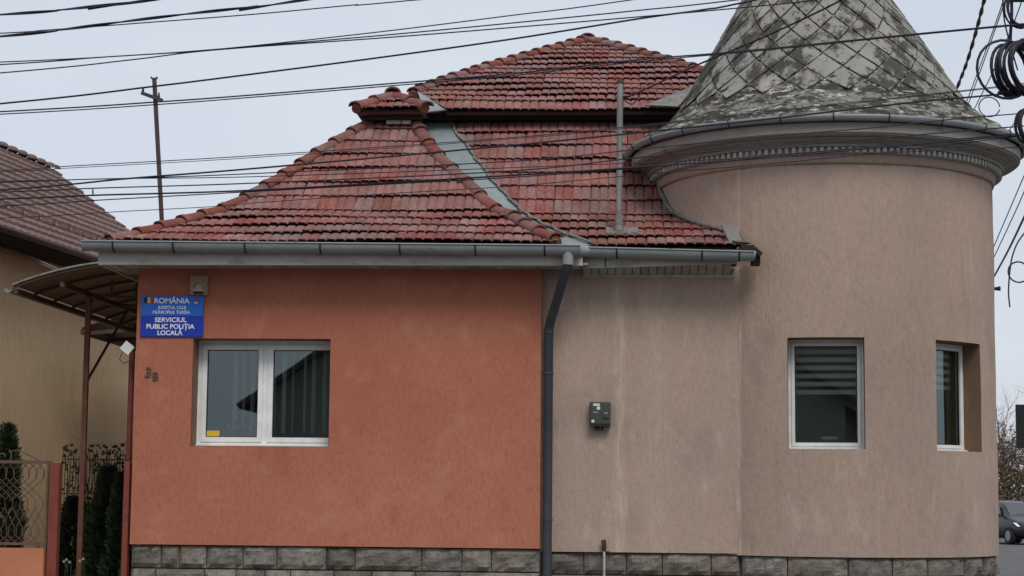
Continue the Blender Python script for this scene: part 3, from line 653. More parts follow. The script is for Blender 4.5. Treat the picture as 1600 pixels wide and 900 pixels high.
el, er = Vector((gl.x, 23.36, 6.565)), Vector((gr.x, 23.36, 6.565))
mb.quad(el, gtp, gtp + bk, el + Vector((0, 2.6, 0))); mb.quad(gtp, er, er + Vector((0, 1.2, 0.0)), gtp + bk)
mb.quad(el + Vector((0, 0, -.02)), er + Vector((0, 0, -.02)), er + Vector((0, .9, -.02)), el + Vector((0, 1.6, -.02)))
mb.build('gablet_side_slope', M['ridge'], house)
# boards under the gablet and the upper eave
MB().box(gl.x + .12, gr.x - .06, 23.50, 23.54, 6.475, 6.555).box(gl.x + .12, gl.x + .16, 23.545, 25.5, 6.45, 6.555).build('gablet_fascia', M['woodsoffit'], house)
MB().box(gr.x - .055, 1.75, 23.78, 23.82, 6.535, 6.61).build('upper_fascia', M['woodsoffit'], house)
MB().box(gr.x - .05, 1.7, 23.82, 24.3, 6.54, 6.56).build('upper_soffit', M['woodsoffit'], house)
mb = MB(); q = [atY(652, 142, 24.25), atY(699, 171, 23.6), atY(664, 175, 23.5)]
mb.quad(*q); mb.quad(*[p + Vector((0, .012, -.012)) for p in q]); 
for i in range(3): a, b = q[i], q[(i + 1) % 3]; mb.quad(a, b, b + Vector((0, .012, -.012)), a + Vector((0, .012, -.012)))
mb.build('gablet_flashing', M['zinc'], house)
mb = MB(); q = [atY(1008, 164, 23.5), atY(1060, 166, 23.45), atY(1088, 132, 24.0), atY(1052, 147, 23.9)]
mb.quad(*q); mb.quad(*[p + Vector((0, .012, -.012)) for p in q])
for i in range(4): a, b = q[i], q[(i + 1) % 4]; mb.quad(a, b, b + Vector((0, .012, -.012)), a + Vector((0, .012, -.012)))
mb.build('cone_flashing', M['lead'], house)

# --- eaves: fascia, soffit boards, gutters, brackets
fl = atY(153, 411, 20.56); ZS = 4.225
MB().box(fl.x, -0.47, 20.56, 20.60, ZS - .012, ZS + .20).build('fascia_board', M['fascia'], house)
mb = MB(); mb.box(fl.x, fl.x + .04, 20.601, 30.9, ZS - .012, ZS + .2); mb.build('fascia_board', M['fascia'], house)
x = fl.x + .045; sof = MB().box(fl.x + .04, XR + .5, 20.6, 21.06, ZS + .03, ZS + .04).build('soffit', M['under'], house)
while x < -0.5:
    MB().box(x, x + .088, 20.602, FY - .001 if x > XL - .1 else 21.6, ZS, ZS + .025).build('soffit_board', M['soffit'], sof); x += .095
# beige side: a bent fascia that lifts to the right
x0b, x1b = atY(913, 420, 20.74).x, atY(1152, 411, 20.74).x
def fz(x): k = (x - x0b) / (x1b - x0b); return 4.208 + .055 * max(0, (k - .12)) / .88
xs_ = [x0b + (x1b - x0b) * k / 8 for k in range(9)]
for a, b, nm in ((-.475, atY(946, 420, 20.74).x - .006, 1), (atY(946, 420, 20.74).x + .006, x1b, 8)):
    mb = MB()
    for k in range(nm):
        xa = a + (b - a) * k / nm; xb = a + (b - a) * (k + 1) / nm
        mb.add([(xa, 20.74, fz(xa)), (xb, 20.74, fz(xb)), (xb, 20.74, 4.40), (xa, 20.74, 4.40), (xa, 20.78, fz(xa)), (xb, 20.78, fz(xb)), (xb, 20.78, 4.40), (xa, 20.78, 4.40)], [(0, 1, 2, 3), (5, 4, 7, 6), (0, 4, 5, 1), (0, 3, 7, 4), (1, 5, 6, 2)])
    mb.build('fascia_board', M['fascia'], house)
x = -.47
while x < x1b - .06:
    za = fz(x); mb = MB(); 
    mb.add([(x, 20.70, za - .002), (x + .084, 20.70, za - .002), (x + .084, 21.118, 4.165), (x, 21.118, 4.165), (x, 20.70, za + .02), (x + .084, 20.70, za + .02), (x + .084, 21.118, 4.19), (x, 21.118, 4.19)], [(0, 1, 2, 3), (7, 6, 5, 4), (0, 4, 5, 1), (1, 5, 6, 2), (2, 6, 7, 3), (3, 7, 4, 0)])
    mb.v = [(p[0], max(p[1], 20.782), p[2]) for p in mb.v]
    mb.build('soffit_board', M['soffit'], sof); x += .093
MB().box(XR + .5, x1b, 20.79, 21.1, 4.27, 4.28).build('soffit_backing', M['under'], house)
MB().box(-.475, x1b - .01, 21.09, 21.119, 4.145, 4.18).build('wall_trim', M['fascia'], house)
def gutter(p0, p1, r, name, n=1):
    d = Vector(p1) - Vector(p0); mb = MB(); k = 10
    for r_, fl_ in ((r, 0), (r - .006, 1)):
        vs_ = []
        for P in (Vector(p0), Vector(p1)):
            for i in range(k + 1):
                an = math.pi + math.pi * i / k; vs_.append(P + Vector((0, math.cos(an) * r_, math.sin(an) * r_ * 1.25)))
        mb.add(vs_, [(i, i + 1, k + 2 + i, k + 1 + i) for i in range(k)], True)
    mb.tube([Vector(p0) + Vector((0, -r, 0)), Vector(p1) + Vector((0, -r, 0))], .011, 6)
    for P in (Vector(p0), Vector(p1)):
        mb.add([P + Vector((0, math.cos(math.pi + math.pi * i / k) * r, math.sin(math.pi + math.pi * i / k) * r * 1.25)) for i in range(k + 1)], [tuple(range(k + 1))])
    return mb.build(name, M['gutter'], house)
g0, g1 = atY(128, 377, 20.42), atY(907, 384, 20.42)
gut = gutter((g0.x, 20.47, g0.z), (g1.x, 20.47, g1.z), .085, 'gutter')
h0, h1 = atY(905, 387, 20.6), atY(1178, 394, 20.6)
gut2 = gutter((h0.x, 20.63, h0.z), (h1.x, 20.63, h1.z), .08, 'gutter')
MB().tube([(h0.x - .22, 20.5, g1.z - .035), (h0.x - .05, 20.52, g1.z - .04), (h0.x + .1, 20.6, h0.z - .035)], [.06, .075, .06], 10).build('gutter_elbow', M['gutter'], house)
m1 = atY(1068, 392, 20.6); MB().tube([(m1.x, 20.625, m1.z - .028), (h1.x + .02, 20.625, h1.z - .028)], .052, 12).build('gutter_sleeve', M['gutter'], house)
def bracket(x, y, z, r, parent):
    mb = MB(); pts = [Vector((x, y + .1, z + .05))] + [Vector((x, y + math.cos(-math.pi * k / 8) * (r + .006), z + math.sin(-math.pi * k / 8) * (r + .006) * 1.25)) for k in range(9)]
    for a, b in zip(pts[:-1], pts[1:]): mb.bar(a, b, .022, .006, (1, 0, 0))
    pts2 = pts
    mb = MB(); mb.tube(pts2, .009, 4); mb.build('gutter_bracket', M['bracket'], parent)
for px in (178, 273, 386, 504, 628, 745, 852): k = (px - 128) / (907 - 128); bracket(g0.x + (g1.x - g0.x) * k, 20.47, g0.z + (g1.z - g0.z) * k, .085, gut)
for px in (964, 1097, 1155): k = (px - 905) / (1178 - 905); bracket(h0.x + (h1.x - h0.x) * k, 20.63, h0.z + (h1.z - h0.z) * k, .08, gut2)
# broken end of the eave beside the turret
mb = MB(); b0 = atY(1160, 385, 20.66)
mb.box(b0.x - .02, b0.x + .13, 20.6, 20.9, b0.z - .12, b0.z + .01); mb.box(b0.x + .1, b0.x + .2, 20.68, 20.85, b0.z - .2, b0.z - .04); mb.bar(b0 + Vector((-.1, .1, .05)), b0 + Vector((.16, .12, -.02)), .2, .02); mb.bar(b0 + Vector((.1, -.02, -.02)), b0 + Vector((.2, .0, -.1)), .1, .05)
mb.build('rotten_eave_end', M['under'], house)
mb = MB(); b1 = atY(1137, 352, 20.95); b2 = atY(1150, 380, 20.72)
mb.bar(b1, b2, .16, .02); mb.bar(b2 + Vector((-.05, .0, .02)), b2 + Vector((.16, .05, .01)), .12, .015); mb.build('eave_end_flashing', M['lead'], house)
# flashing where the roof meets the turret
mb = MB(); pts = []
s_ = .55
while s_ < 9.2 * DS:
    Y, z = main.at(s_); dy = TC[1] - Y
    if TR ** 2 - dy * dy > 0 and dy > 0:
        an = -math.asin(min(1, math.sqrt(TR ** 2 - dy * dy) / TR)); pp = tp(an, z + .06, TR + .02)
        pts.append(pp + Vector((rnd.uniform(-.01, .01), 0, rnd.uniform(-.012, .014))))
    s_ += .12
mb.tube(pts, .028, 6); mb.build('wall_flashing', M['lead'], house)

# --- downpipe
dp = MB(); t0 = atY(888, 393, 20.47); t1 = atY(887, 414, 20.47); t2 = atY(859, 512, 20.99); t3 = atY(851, 890, 20.99)
xv = atY(856, 700, 20.99).x
dp.tube([t0, t0 * .5 + t1 * .5, t1, t1 + Vector((-.02, .04, -.06)), Vector((xv + .02, 20.95, t2.z + .06)), Vector((xv, 20.99, t2.z - .03)), Vector((xv, 20.99, 1.5)), Vector((xv, 20.99, .13))], [.052, .052, .052, .052, .053, .053, .053, .053], 14)
dpo = dp.build('downpipe', M['pipe'], house)
mb = MB(); mb.tube([t0 + Vector((0, 0, .03)), t1 + Vector((0, 0, .0))], .064, 14); mb.build('outlet_collar', M['gutter'], dpo)
for z in (t2.z - .05, atY(855, 583, 20.99).z, atY(853, 812, 20.99).z):
    mb = MB(); mb.tube([(xv, 20.99, z - .014), (xv, 20.99, z + .014)], .060, 14); mb.bar((xv, 21.0, z), (xv, 21.12, z), .02, .02); mb.build('pipe_clamp', M['pipe'], dpo)
mb = MB()
# --- vent pipe
tt, vx = main.hit(967, 362, .05); vY, vz = main.at(tt); vtop = atY(969, 131, vY)
mb.tube([(vx, vY, vz - .05), (vtop.x, vY, vtop.z)], .036, 12); vp = mb.build('vent_pipe', M['steel'], house)
mb = MB(); mb.tube([(vtop.x, vY, vtop.z), (vtop.x, vY, vtop.z + .03), (vtop.x, vY, vtop.z + .06)], [.041, .042, .018], 12); mb.build('pipe_cap', M['rust'], vp)
mb = MB(); mb.tube([(vx, vY, vz + .0), (vx, vY, vz + .1), (vx, vY, vz + .3)], [.056, .05, .039], 12); mb.build('pipe_collar', M['lead'], vp)
mb = MB(); mb.tube([(vx, vY, vz + .02), (vx, vY, vz + .12)], .052, 12); mb.build('pipe_base_ring', M['steel'], vp)
d = Vector((0, math.cos(R(22.6)), math.sin(R(22.6)))); nn = Vector((1, 0, 0)).cross(d); Mx = Matrix((Vector((1, 0, 0)), d, nn)).transposed().to_4x4(); Mx.translation = Vector((vx, vY, vz)) + nn * .07
MB().box(-.15, .22, -.07, .2, -.025, -.012, Mx).build('pipe_flashing', M['lead'], vp)

# --- cornice, gutter and cone of the turret
T_A, T_B = R(-112), R(180)
cn = MB(); cn.lathe([(TR - .02, 5.40), (TR + .022, 5.40), (TR + .03, 5.43), (TR + .05, 5.485), (TR + .055, 5.50)], 110, TC); cn.build('neck_moulding', M['beige'], house)
cpf = [(TR - .02, 5.50), (TR + .085, 5.501), (TR + .085, 5.572), (TR + .14, 5.574), (TR + .15, 5.594), (TR + .118, 5.597), (TR + .135, 5.622), (TR + .17, 5.64), (TR + .215, 5.648), (TR + .22, 5.662), (TR + .20, 5.666), (TR + .31, 5.676), (TR + .315, 5.69), (TR + .335, 5.695), (TR + .345, 5.80), (TR + .32, 5.83), (TR - .1, 5.9)]
cn = MB()
for k in range(len(cpf) - 1): cn.lathe(cpf[k:k + 2], 128, TC)
corn = cn.build('cornice', M['cornice'], house)
nd = 170
for k in range(nd):
    t = -math.pi + 2 * math.pi * k / nd
    if not (R(-95) < t < R(100)): continue
    Mx = Matrix.Translation((TC[0], TC[1], 0)) @ Matrix.Rotation(t, 4, 'Z')
    MB().box(-.02, .02, -(TR + .122), -(TR + .0855), 5.512, 5.568, Mx).build('dentil', M['dentil'], corn)
gt_ = MB(); rg = TR + .40
prof_g = [(rg - .062, 5.872), (rg - .05, 5.84), (rg - .03, 5.815), (rg, 5.808), (rg + .02, 5.822), (rg + .034, 5.85), (rg + .04, 5.876), (rg + .03, 5.878), (rg + .025, 5.86), (rg, 5.825), (rg - .05, 5.868)]
gt_.lathe(prof_g, 110, TC); tg = gt_.build('turret_gutter', M['gutter'], house)
for k in range(17):
    t = R(-104 + k * 14.5 + rnd.uniform(-1.5, 1.5)); mb = MB()
    mb.tube([tp(t, z + .0, r_) for r_, z in ((rg - .05, 5.895), (rg + .03, 5.89), (rg + .045, 5.878), (rg + .04, 5.846), (rg + .024, 5.816), (rg, 5.801))], .007, 4); mb.build('gutter_bracket', M['bracket'], tg)
def lean(z): k = max(0, z - 6.2); return (-.047 * k, 0)
cone_prof = [(TR + .385, 5.872), (TR + .30, 5.955), (2.19, 6.03), (2.02, 6.14), (1.86, 6.27), (1.73, 6.43), (1.60, 6.64), (1.375, 7.02), (1.155, 7.38), (.90, 7.80), (.02, 9.25)]
NS = 120; cp = []
for i in range(len(cone_prof) - 1):
    (ra, za), (rb, zb) = cone_prof[i], cone_prof[i + 1]; m = 4 if i < 6 else 6
    cp += [(ra + (rb - ra) * k / m, za + (zb - za) * k / m) for k in range(m)]
cp.append(cone_prof[-1]); mb = MB(); mb.lathe(cp, NS, TC, lean=lean)
for i, v in enumerate(mb.v):             # lumpy skirt
    if v[2] < 6.5 and v[2] > 5.9:
        dx, dy = v[0] - TC[0], v[1] - TC[1]; l = math.hypot(dx, dy); k = .028 * noise.noise(Vector((dx * 6, dy * 6, v[2] * 9))) + .012 * noise.noise(Vector((dx * 16, dy * 16, v[2] * 20)))
        mb.v[i] = (v[0] + dx / l * k * .6, v[1] + dy / l * k * .6, v[2] + k)
cone = mb.build('cone_roof', M['skirt'], house)
# diamond slates
sl = []; acc = 0.0; zz = cone_prof[4:]
def cone_at(s_):
    for (ra, za), (rb, zb) in zip(zz[:-1], zz[1:]):
        L = math.hypot(rb - ra, zb - za)
        if s_ <= L: k = s_ / L; return (ra + (rb - ra) * k, za + (zb - za) * k)
        s_ -= L
    return zz[-1]
NA = 24; HD = 0.205; row = 0; far_sl = MB()
s_c = .0
while True:
    s_m = s_c + HD; r_, z_ = cone_at(s_m)
    if r_ < .34: break
    for k in range(NA):
        t = 2 * math.pi * (k + .5 * (row % 2)) / NA + .05; hw = math.pi / NA; g = .014 / r_; gs = .014
        jt = rnd.uniform(-.004, .004)
        def q(tt, ss, lift):
            rr, zc = cone_at(max(ss, .0)); ox, oy = lean(zc); return Vector((TC[0] + ox + (rr + lift) * math.sin(tt), TC[1] + oy - (rr + lift) * math.cos(tt), zc + lift * .5))
        o_ = rnd.uniform(-.012, -.006)
        P = [q(t + jt, s_c + gs, .03 + o_), q(t + hw - g, s_m, .022 + o_), q(t, s_m + HD - gs, .012), q(t - hw + g, s_m, .022 + o_), q(t, s_m, .027 + o_)]
        Bk = [q(t + jt, s_c + gs, .012), q(t + hw - g, s_m, .006), q(t, s_m + HD - gs, .002), q(t - hw + g, s_m, .006)]
        mb = far_sl if z_ > 8.0 else MB(); mb.add(P + Bk, [(0, 1, 4), (1, 2, 4), (2, 3, 4), (3, 0, 4), (0, 5, 6, 1), (1, 6, 7, 2), (2, 7, 8, 3), (3, 8, 5, 0)])
        if mb is not far_sl: mb.build('slate', M['slate'], cone)
    s_c += HD; row += 1
kind(far_sl.build('upper_slates', M['slate'], cone), 'stuff')

# ------------------------------------------------------------------ things on the wall
def text_mesh(body, x0, x1, z0, z1, y, m, parent, name='lettering', bold=.012, ext=.001):
    c = bpy.data.curves.new(name, 'FONT'); c.body = body; c.size = 1.0; c.offset = bold; c.extrude = 0
    o = bpy.data.objects.new(name, c); COL.objects.link(o); dg = bpy.context.evaluated_depsgraph_get(); me = bpy.data.meshes.new_from_object(o.evaluated_get(dg)); bpy.data.objects.remove(o); bpy.data.curves.remove(c)
    xs_ = [v.co.x for v in me.vertices]; ax, bx = min(xs_), max(xs_)
    sx = (x1 - x0) / (bx - ax); sz = (z1 - z0) / 0.73
    for v in me.vertices: v.co = Vector((x0 + (v.co.x - ax) * sx, y, z0 + v.co.y * sz))
    me.materials.clear(); me.materials.append(M[m]); o = bpy.data.objects.new(name, me); COL.objects.link(o)
    if parent: put(o, parent)
    return o
sa, sb = atY(221, 462, FY - .02), atY(317, 526, FY - .02); sw, sh = sb.x - sa.x, sa.z - sb.z
sgn = MB().box(sa.x, sb.x, FY - .022, FY - .004, sb.z, sa.z).build('sign_board', M['sdark'], None)
tag(sgn, 'blue rectangular office sign with white lettering beside a flag, on orange wall', 'sign')
def sx_(u): return sa.x + sw * (u - 95) / 460
def sz_(v): return sa.z - sh * (v - 155) / 295
YS = FY - .022
MB().box(sa.x + .002, sb.x - .002, YS - .003, YS - .0005, sz_(300), sa.z - .002).build('upper_panel', M['sblue'], sgn, 'lighter blue upper half')
for body, u0, u1, v0, v1, yy in (('ROMÂNIA', 193, 452, 170, 209, 1), ('JUDEȚUL CLUJ', 220, 424, 227, 250, 1), ('MUNICIPIUL TURDA', 184, 456, 262, 285, 1), ('SERVICIUL', 200, 432, 311, 345, 0), ('PUBLIC POLIȚIA', 140, 492, 359, 393, 0), ('LOCALĂ', 222, 404, 405, 439, 0)):
    text_mesh(body, sx_(u0), sx_(u1), sz_(v1), sz_(v0), YS - (.005 if yy else .002), 'swhite', sgn, bold=.02 if v1 - v0 > 30 else .01)
for k, f in enumerate(('fblue', 'fyel', 'fred')):
    u = 117 + k * 24; MB().box(sx_(u), sx_(u + 23.9), YS - .006, YS - .0035, sz_(209), sz_(168)).build('flag_stripe', M[f], sgn)
def crest(s, m, y):
    pts = [(-16, -22), (16, -22), (18, 2), (10, 18), (0, 26), (-10, 18), (-18, 2)]; mb = MB()
    mb.add([(sx_(498 + u * s), y, sz_(189 + v * s)) for u, v in pts], [tuple(range(len(pts)))]); return mb.build('crest', M[m], sgn)
crest(1.0, 'sdark', YS - .0045); crest(.8, 'fred', YS - .0055); 
mb = MB(); mb.add([(sx_(484), YS - .0065, sz_(196)), (sx_(498), YS - .0065, sz_(206)), (sx_(512), YS - .0065, sz_(196)), (sx_(509), YS - .0065, sz_(206)), (sx_(498), YS - .0065, sz_(213)), (sx_(487), YS - .0065, sz_(206))], [(0, 1, 4, 5), (1, 2, 3, 4)]); mb.build('crest_ribbon', M['swhite'], sgn)
mb = MB(); mb.add([(sx_(490), YS - .0065, sz_(170)), (sx_(506), YS - .0065, sz_(170)), (sx_(506), YS - .0065, sz_(184)), (sx_(498), YS - .0065, sz_(190)), (sx_(490), YS - .0065, sz_(184))], [(0, 1, 2, 3, 4)]); mb.build('crest_shield', M['sblue'], sgn)
# lamp
la, lb = atY(298, 431, FY - .05), atY(324, 461, FY - .05); lm = empty('wall_lamp', ((la.x + lb.x) / 2, FY, lb.z)); tag(lm, 'tan plastic wall lamp with half dome lens above the blue sign', 'wall lamp')
lw = lb.x - la.x; lh = la.z - lb.z; cx = (la.x + lb.x) / 2
mb = MB(); mb.box(la.x, lb.x, FY - .06, FY - .001, lb.z, la.z); mb.build('case', M['lampcase'], lm)
mb = MB(); vs_ = []
for k in range(13):
    an = math.pi * k / 12
    for r_ in (lw * .30, lw * .42):
        for y in (FY - .075, FY - .0605): vs_.append((cx + r_ * math.cos(an), y, lb.z + lh * .34 + r_ * math.sin(an) * 1.25))
fs_ = []
for k in range(12):
    a = k * 4; b = a + 4; fs_ += [(a, a + 2, b + 2, b), (a + 1, b + 1, b + 3, a + 3), (a + 2, a + 3, b + 3, b + 2), (a, b, b + 1, a + 1)]
mb.add(vs_, fs_); mb.box(cx - lw * .42, cx - lw * .3, FY - .075, FY - .0605, lb.z + lh * .08, lb.z + lh * .34); mb.box(cx + lw * .3, cx + lw * .42, FY - .075, FY - .0605, lb.z + lh * .08, lb.z + lh * .34); mb.build('hood', M['lampcase'], lm)
mb = MB(); vs_ = []; 
for i in range(5):
    ph = (math.pi / 2) * i / 4
    for k in range(11):
        an = math.pi * k / 10; r_ = lw * .29 * math.cos(ph); vs_.append((cx + r_ * math.cos(an), FY - .061 - lw * .12 * math.sin(ph), lb.z + lh * .34 + r_ * math.sin(an) * 1.2))
mb.add(vs_, [(i * 11 + k, i * 11 + k + 1, (i + 1) * 11 + k + 1, (i + 1) * 11 + k) for i in range(4) for k in range(10)], True); mb.box(cx - lw * .29, cx + lw * .29, FY - .085, FY - .061, lb.z + lh * .18, lb.z + lh * .33); mb.build('lens', M['lamplens'], lm)
MB().box(cx - lw * .29, cx + lw * .29, FY - .0640, FY - .0605, lb.z + lh * .03, lb.z + lh * .17).build('sensor_slot', M['black'], lm)
# digits
for ch, px, py, rt in (('3', 231.5, 582.5, 6), ('8', 242.5, 588.5, -6)):
    p = atY(px, py, FY - .01); c = bpy.data.curves.new('digit', 'FONT'); c.body = ch; c.size = .16 if ch == '3' else .135; c.offset = .004; c.extrude = .006; c.align_x = 'CENTER'; c.align_y = 'CENTER'
    o = bpy.data.objects.new('digit', c); COL.objects.link(o); dg = bpy.context.evaluated_depsgraph_get(); me = bpy.data.meshes.new_from_object(o.evaluated_get(dg)); bpy.data.objects.remove(o)
    me.materials.clear(); me.materials.append(M['digit']); o = bpy.data.objects.new('house_digit', me); COL.objects.link(o); o.location = p; o.rotation_euler = (R(90), R(rt), 0)
    tag(o, 'tarnished metal numeral %s on the orange wall under the sign' % ('three' if ch == '3' else 'eight'), 'house number')
# meter box
ma, mc = atY(921.5, 628, BY - .1), atY(954, 666, BY - .1); me_ = empty('meter_box', ((ma.x + mc.x) / 2, BY, mc.z)); tag(me_, 'dark grey plastic meter box on the beige wall', 'meter box')
W_, H_ = mc.x - ma.x, ma.z - mc.z; YM = BY - .12
mb = MB(); mb.box(ma.x, mc.x, YM, BY - .001, mc.z, ma.z); bmx = mb.build('case', M['meter'], me_)
bv = bmx.modifiers.new('bevel', 'BEVEL'); bv.width = .008; bv.segments = 2
def mu(u): return ma.x + W_ * u
def mv(v): return ma.z - H_ * v
MB().box(mu(.04), mu(.96), YM - .012, YM - .001, mv(.90), mv(.04)).build('lid', M['meter'], me_)
MB().box(mu(.62), mu(.93), YM - .028, YM - .0125, mv(.66), mv(.38)).build('latch', M['meter'], me_)
MB().box(mu(.69), mu(.87), YM - .030, YM - .0285, mv(.50), mv(.43)).build('latch_label', M['steel'], me_)
MB().box(mu(.17), mu(.48), YM - .0145, YM - .0125, mv(.17), mv(.07)).build('sticker', M['white'], me_)
mb = MB(); mb.tube([(mu(.42), YM - .0125, mv(.26)), (mu(.42), YM - .0165, mv(.26))], .021, 14); mb.build('dial', M['white'], me_)
MB().box(mu(.17), mu(.42), YM - .0145, YM - .0125, mv(.47), mv(.40)).build('plate', M['steel'], me_)
mb = MB(); mb.tube([(mu(.16), YM - .0125, mv(.8)), (mu(.16), YM - .0165, mv(.8))], .018, 12); mb.build('round_sticker', M['white'], me_)
for u in (.3, .42, .6): mb = MB(); mb.tube([(mu(u), YM + .05, mc.z), (mu(u), YM + .05, mc.z - .05)], .014, 8); mb.build('cable_gland', M['black'], me_)
# gas riser
p = atY(944, 868, BY - .06); gz = atY(944, 846, BY - .06).z; gp_ = empty('gas_riser', (p.x, BY - .06, .13)); tag(gp_, 'thin pale riser pipe with rusty valve before the stone plinth', 'pipe')
mb = MB(); mb.tube([(p.x, BY - .06, .13), (p.x, BY - .06, gz - .1)], .014, 8); mb.build('pipe', M['fascia'], gp_)
mb = MB(); mb.tube([(p.x, BY - .06, gz - .11), (p.x, BY - .06, gz - .07), (p.x, BY - .06, gz - .02), (p.x, BY - .06, gz + .02)], [.016, .028, .022, .02], 8); mb.box(p.x - .035, p.x + .015, BY - .08, BY - .04, gz - .02, gz + .012); mb.tube([(p.x, BY - .05, gz - .11), (p.x + .06, BY - .04, gz - .12), (p.x + .08, BY, gz - .13)], .010, 6); mb.build('valve', M['rust'], gp_)
# floodlight at the corner
p = atY(198, 544, FY + .1); fl_ = empty('floodlight', p); tag(fl_, 'small tilted white floodlight at the corner of the orange wall', 'floodlight')
Mx = Matrix.Translation(p) @ Matrix.Rotation(R(20), 4, 'Z') @ Matrix.Rotation(R(38), 4, 'Y'); mb = MB(); mb.box(-.06, .06, -.05, .05, -.06, .06, Mx); mb.build('housing', M['white'], fl_)
mb = MB(); mb.tube([p, p + Vector((.05, .02, -.02)), Vector((XL + .01, FY + .12, p.z - .03))], .012, 6); mb.build('arm', M['rust'], fl_)
mb = MB(); mb.tube([p + Vector((-.05, 0, -.05)), p + Vector((-.08, 0, -.13)), p + Vector((-.03, 0, -.18)), p + Vector((.03, 0, -.15))], .005, 5); mb.build('lead_wire', M['cable'], fl_)
# bracket knob on the turret edge
p = tp(R(84), 4.19, TR + .03); mb = MB(); mb.tube([tp(R(84), 4.19, TR - .01), p, p + Vector((.05, -.02, .0))], [.02, .02, .03], 8); tag(mb.build('cable_anchor', M['black'], None), 'small black cable anchor on the turret edge', 'anchor')

# ------------------------------------------------------------------ left side: canopy, posts, neighbour
can = empty('canopy', (-6.4, 22.4, 0)); tag(can, 'brown polycarbonate canopy on a steel frame beside the orange wall', 'canopy')
ca = atY(21, 449, 21.25); CX0, CZ0, CX1 = ca.x, ca.z, XL - .01; c2 = atY(163, 415, 21.25); CZ1 = c2.z + .02
def arc(k):                             # k 0 at the low outer edge, 1 at the house wall
    return (CX0 + (CX1 - CX0) * k, CZ0 + (CZ1 - CZ0) * math.sin(min(1, k / .86) * math.pi / 2) ** .9)
Yr = [21.25 + .78 * i for i in range(8)]
for y in Yr:
    mb = MB(); pts = [(arc(k / 12)[0], y, arc(k / 12)[1]) for k in range(13)]
    for a, b in zip(pts[:-1], pts[1:]): mb.bar(a, b, .025, .03, (0, 0, 1))
    mb.build('rib', M['darkbrown'], can)
for y0_, y1_ in zip(Yr[:-1], Yr[1:]):
    mb = MB(); vs_ = []
    for k in range(13):
        x_, z_ = arc(k / 12); vs_ += [(x_, y0_ - .0, z_ + .021), (x_, y1_ + .0, z_ + .021)]
    mb.add(vs_, [(2 * k, 2 * k + 1, 2 * k + 3, 2 * k + 2) for k in range(12)], True); o = mb.build('roof_panel', M['poly'], can); sm = o.modifiers.new('thick', 'SOLIDIFY'); sm.thickness = .008
mb = MB(); pts = [(arc(k / 12)[0], Yr[0] - .02, arc(k / 12)[1] + .03) for k in range(13)]
for a, b in zip(pts[:-1], pts[1:]): mb.bar(a, b, .03, .02)
mb.build('edge_trim', M['steel'], can)
MB().bar((CX0 + .03, Yr[0] - .02, CZ0 - .045), (CX0 + .03, Yr[-1], CZ0 - .045), .05, .06).build('edge_beam', M['darkbrown'], can)
mb = MB(); gv = []
for y in (Yr[0] - .06, Yr[-1]):
    for k in range(7): an = math.pi + math.pi * k / 6; gv.append((CX0 - .04 + .05 * math.cos(an), y, CZ0 - .01 + .055 * math.sin(an)))
mb.add(gv, [(k, k + 1, 8 + k, 7 + k) for k in range(6)]); o = mb.build('canopy_gutter', M['steel'], can); o.modifiers.new('thick', 'SOLIDIFY').thickness = .004
bm0 = atY(97, 443, 21.3); BX, BZ = bm0.x, bm0.z - .01
MB().bar((BX, 21.3, BZ), (BX, Yr[-1], BZ), .05, .06).build('beam', M['darkbrown'], can)
PY = 22.4; MB().box(BX - .03, BX + .03, PY - .03, PY + .03, .05, BZ - .031).build('post', M['brownpaint'], can)
br0 = atX(141, 598, BX); br1 = atX(198, 484, BX); MB().bar((BX, PY + .031, br0.z), (BX, br1.y, BZ - .035), .025, .025).build('brace', M['darkbrown'], can)
for y in (22.4, 23.6, 24.8):
    kx = (BX - CX0) / (CX1 - CX0); MB().bar((BX + .026, y, BZ), (CX1, y, BZ - .06), .03, .03).build('cross_beam', M['darkbrown'], can)
    for q in (.55, .75): x_, z_ = arc(q); MB().bar((x_, y, BZ - .03 * q), (x_, y, z_ - .012), .02, .02).build('strut', M['darkbrown'], can)
# rear awning
ra = empty('rear_awning', atY(170, 530, 26.5)); tag(ra, 'small sagging brown awning beyond the larger canopy', 'awning')
A0 = atY(127, 513, 26.5); A1 = atY(215, 531, 27.6)
mb = MB(); vs_ = []
for i in range(13):
    k = i / 12; x_ = A0.x + (XL - A0.x) * k; z_ = A0.z + .42 * math.sin(k * 1.5)
    vs_ += [(x_, 26.5, z_ + (.02 if i % 2 else 0)), (x_ , 29.5, z_ + (.02 if i % 2 else 0))]
mb.add(vs_, [(2 * i, 2 * i + 1, 2 * i + 3, 2 * i + 2) for i in range(12)]); o = mb.build('sheet', M['brtile'], ra); o.modifiers.new('thick', 'SOLIDIFY').thickness = .012
MB().bar((A0.x + .02, 26.5, A0.z - .05), (A0.x + .02, 29.5, A0.z - .05), .06, .08).build('edge_beam', M['darkbrown'], ra)
for k in range(3): MB().bar((A0.x + .05, 26.6 + 1.3 * k, A0.z - .06), (XL, 26.6 + 1.3 * k, A0.z + .1), .05, .06).build('rafter', M['darkbrown'], ra)
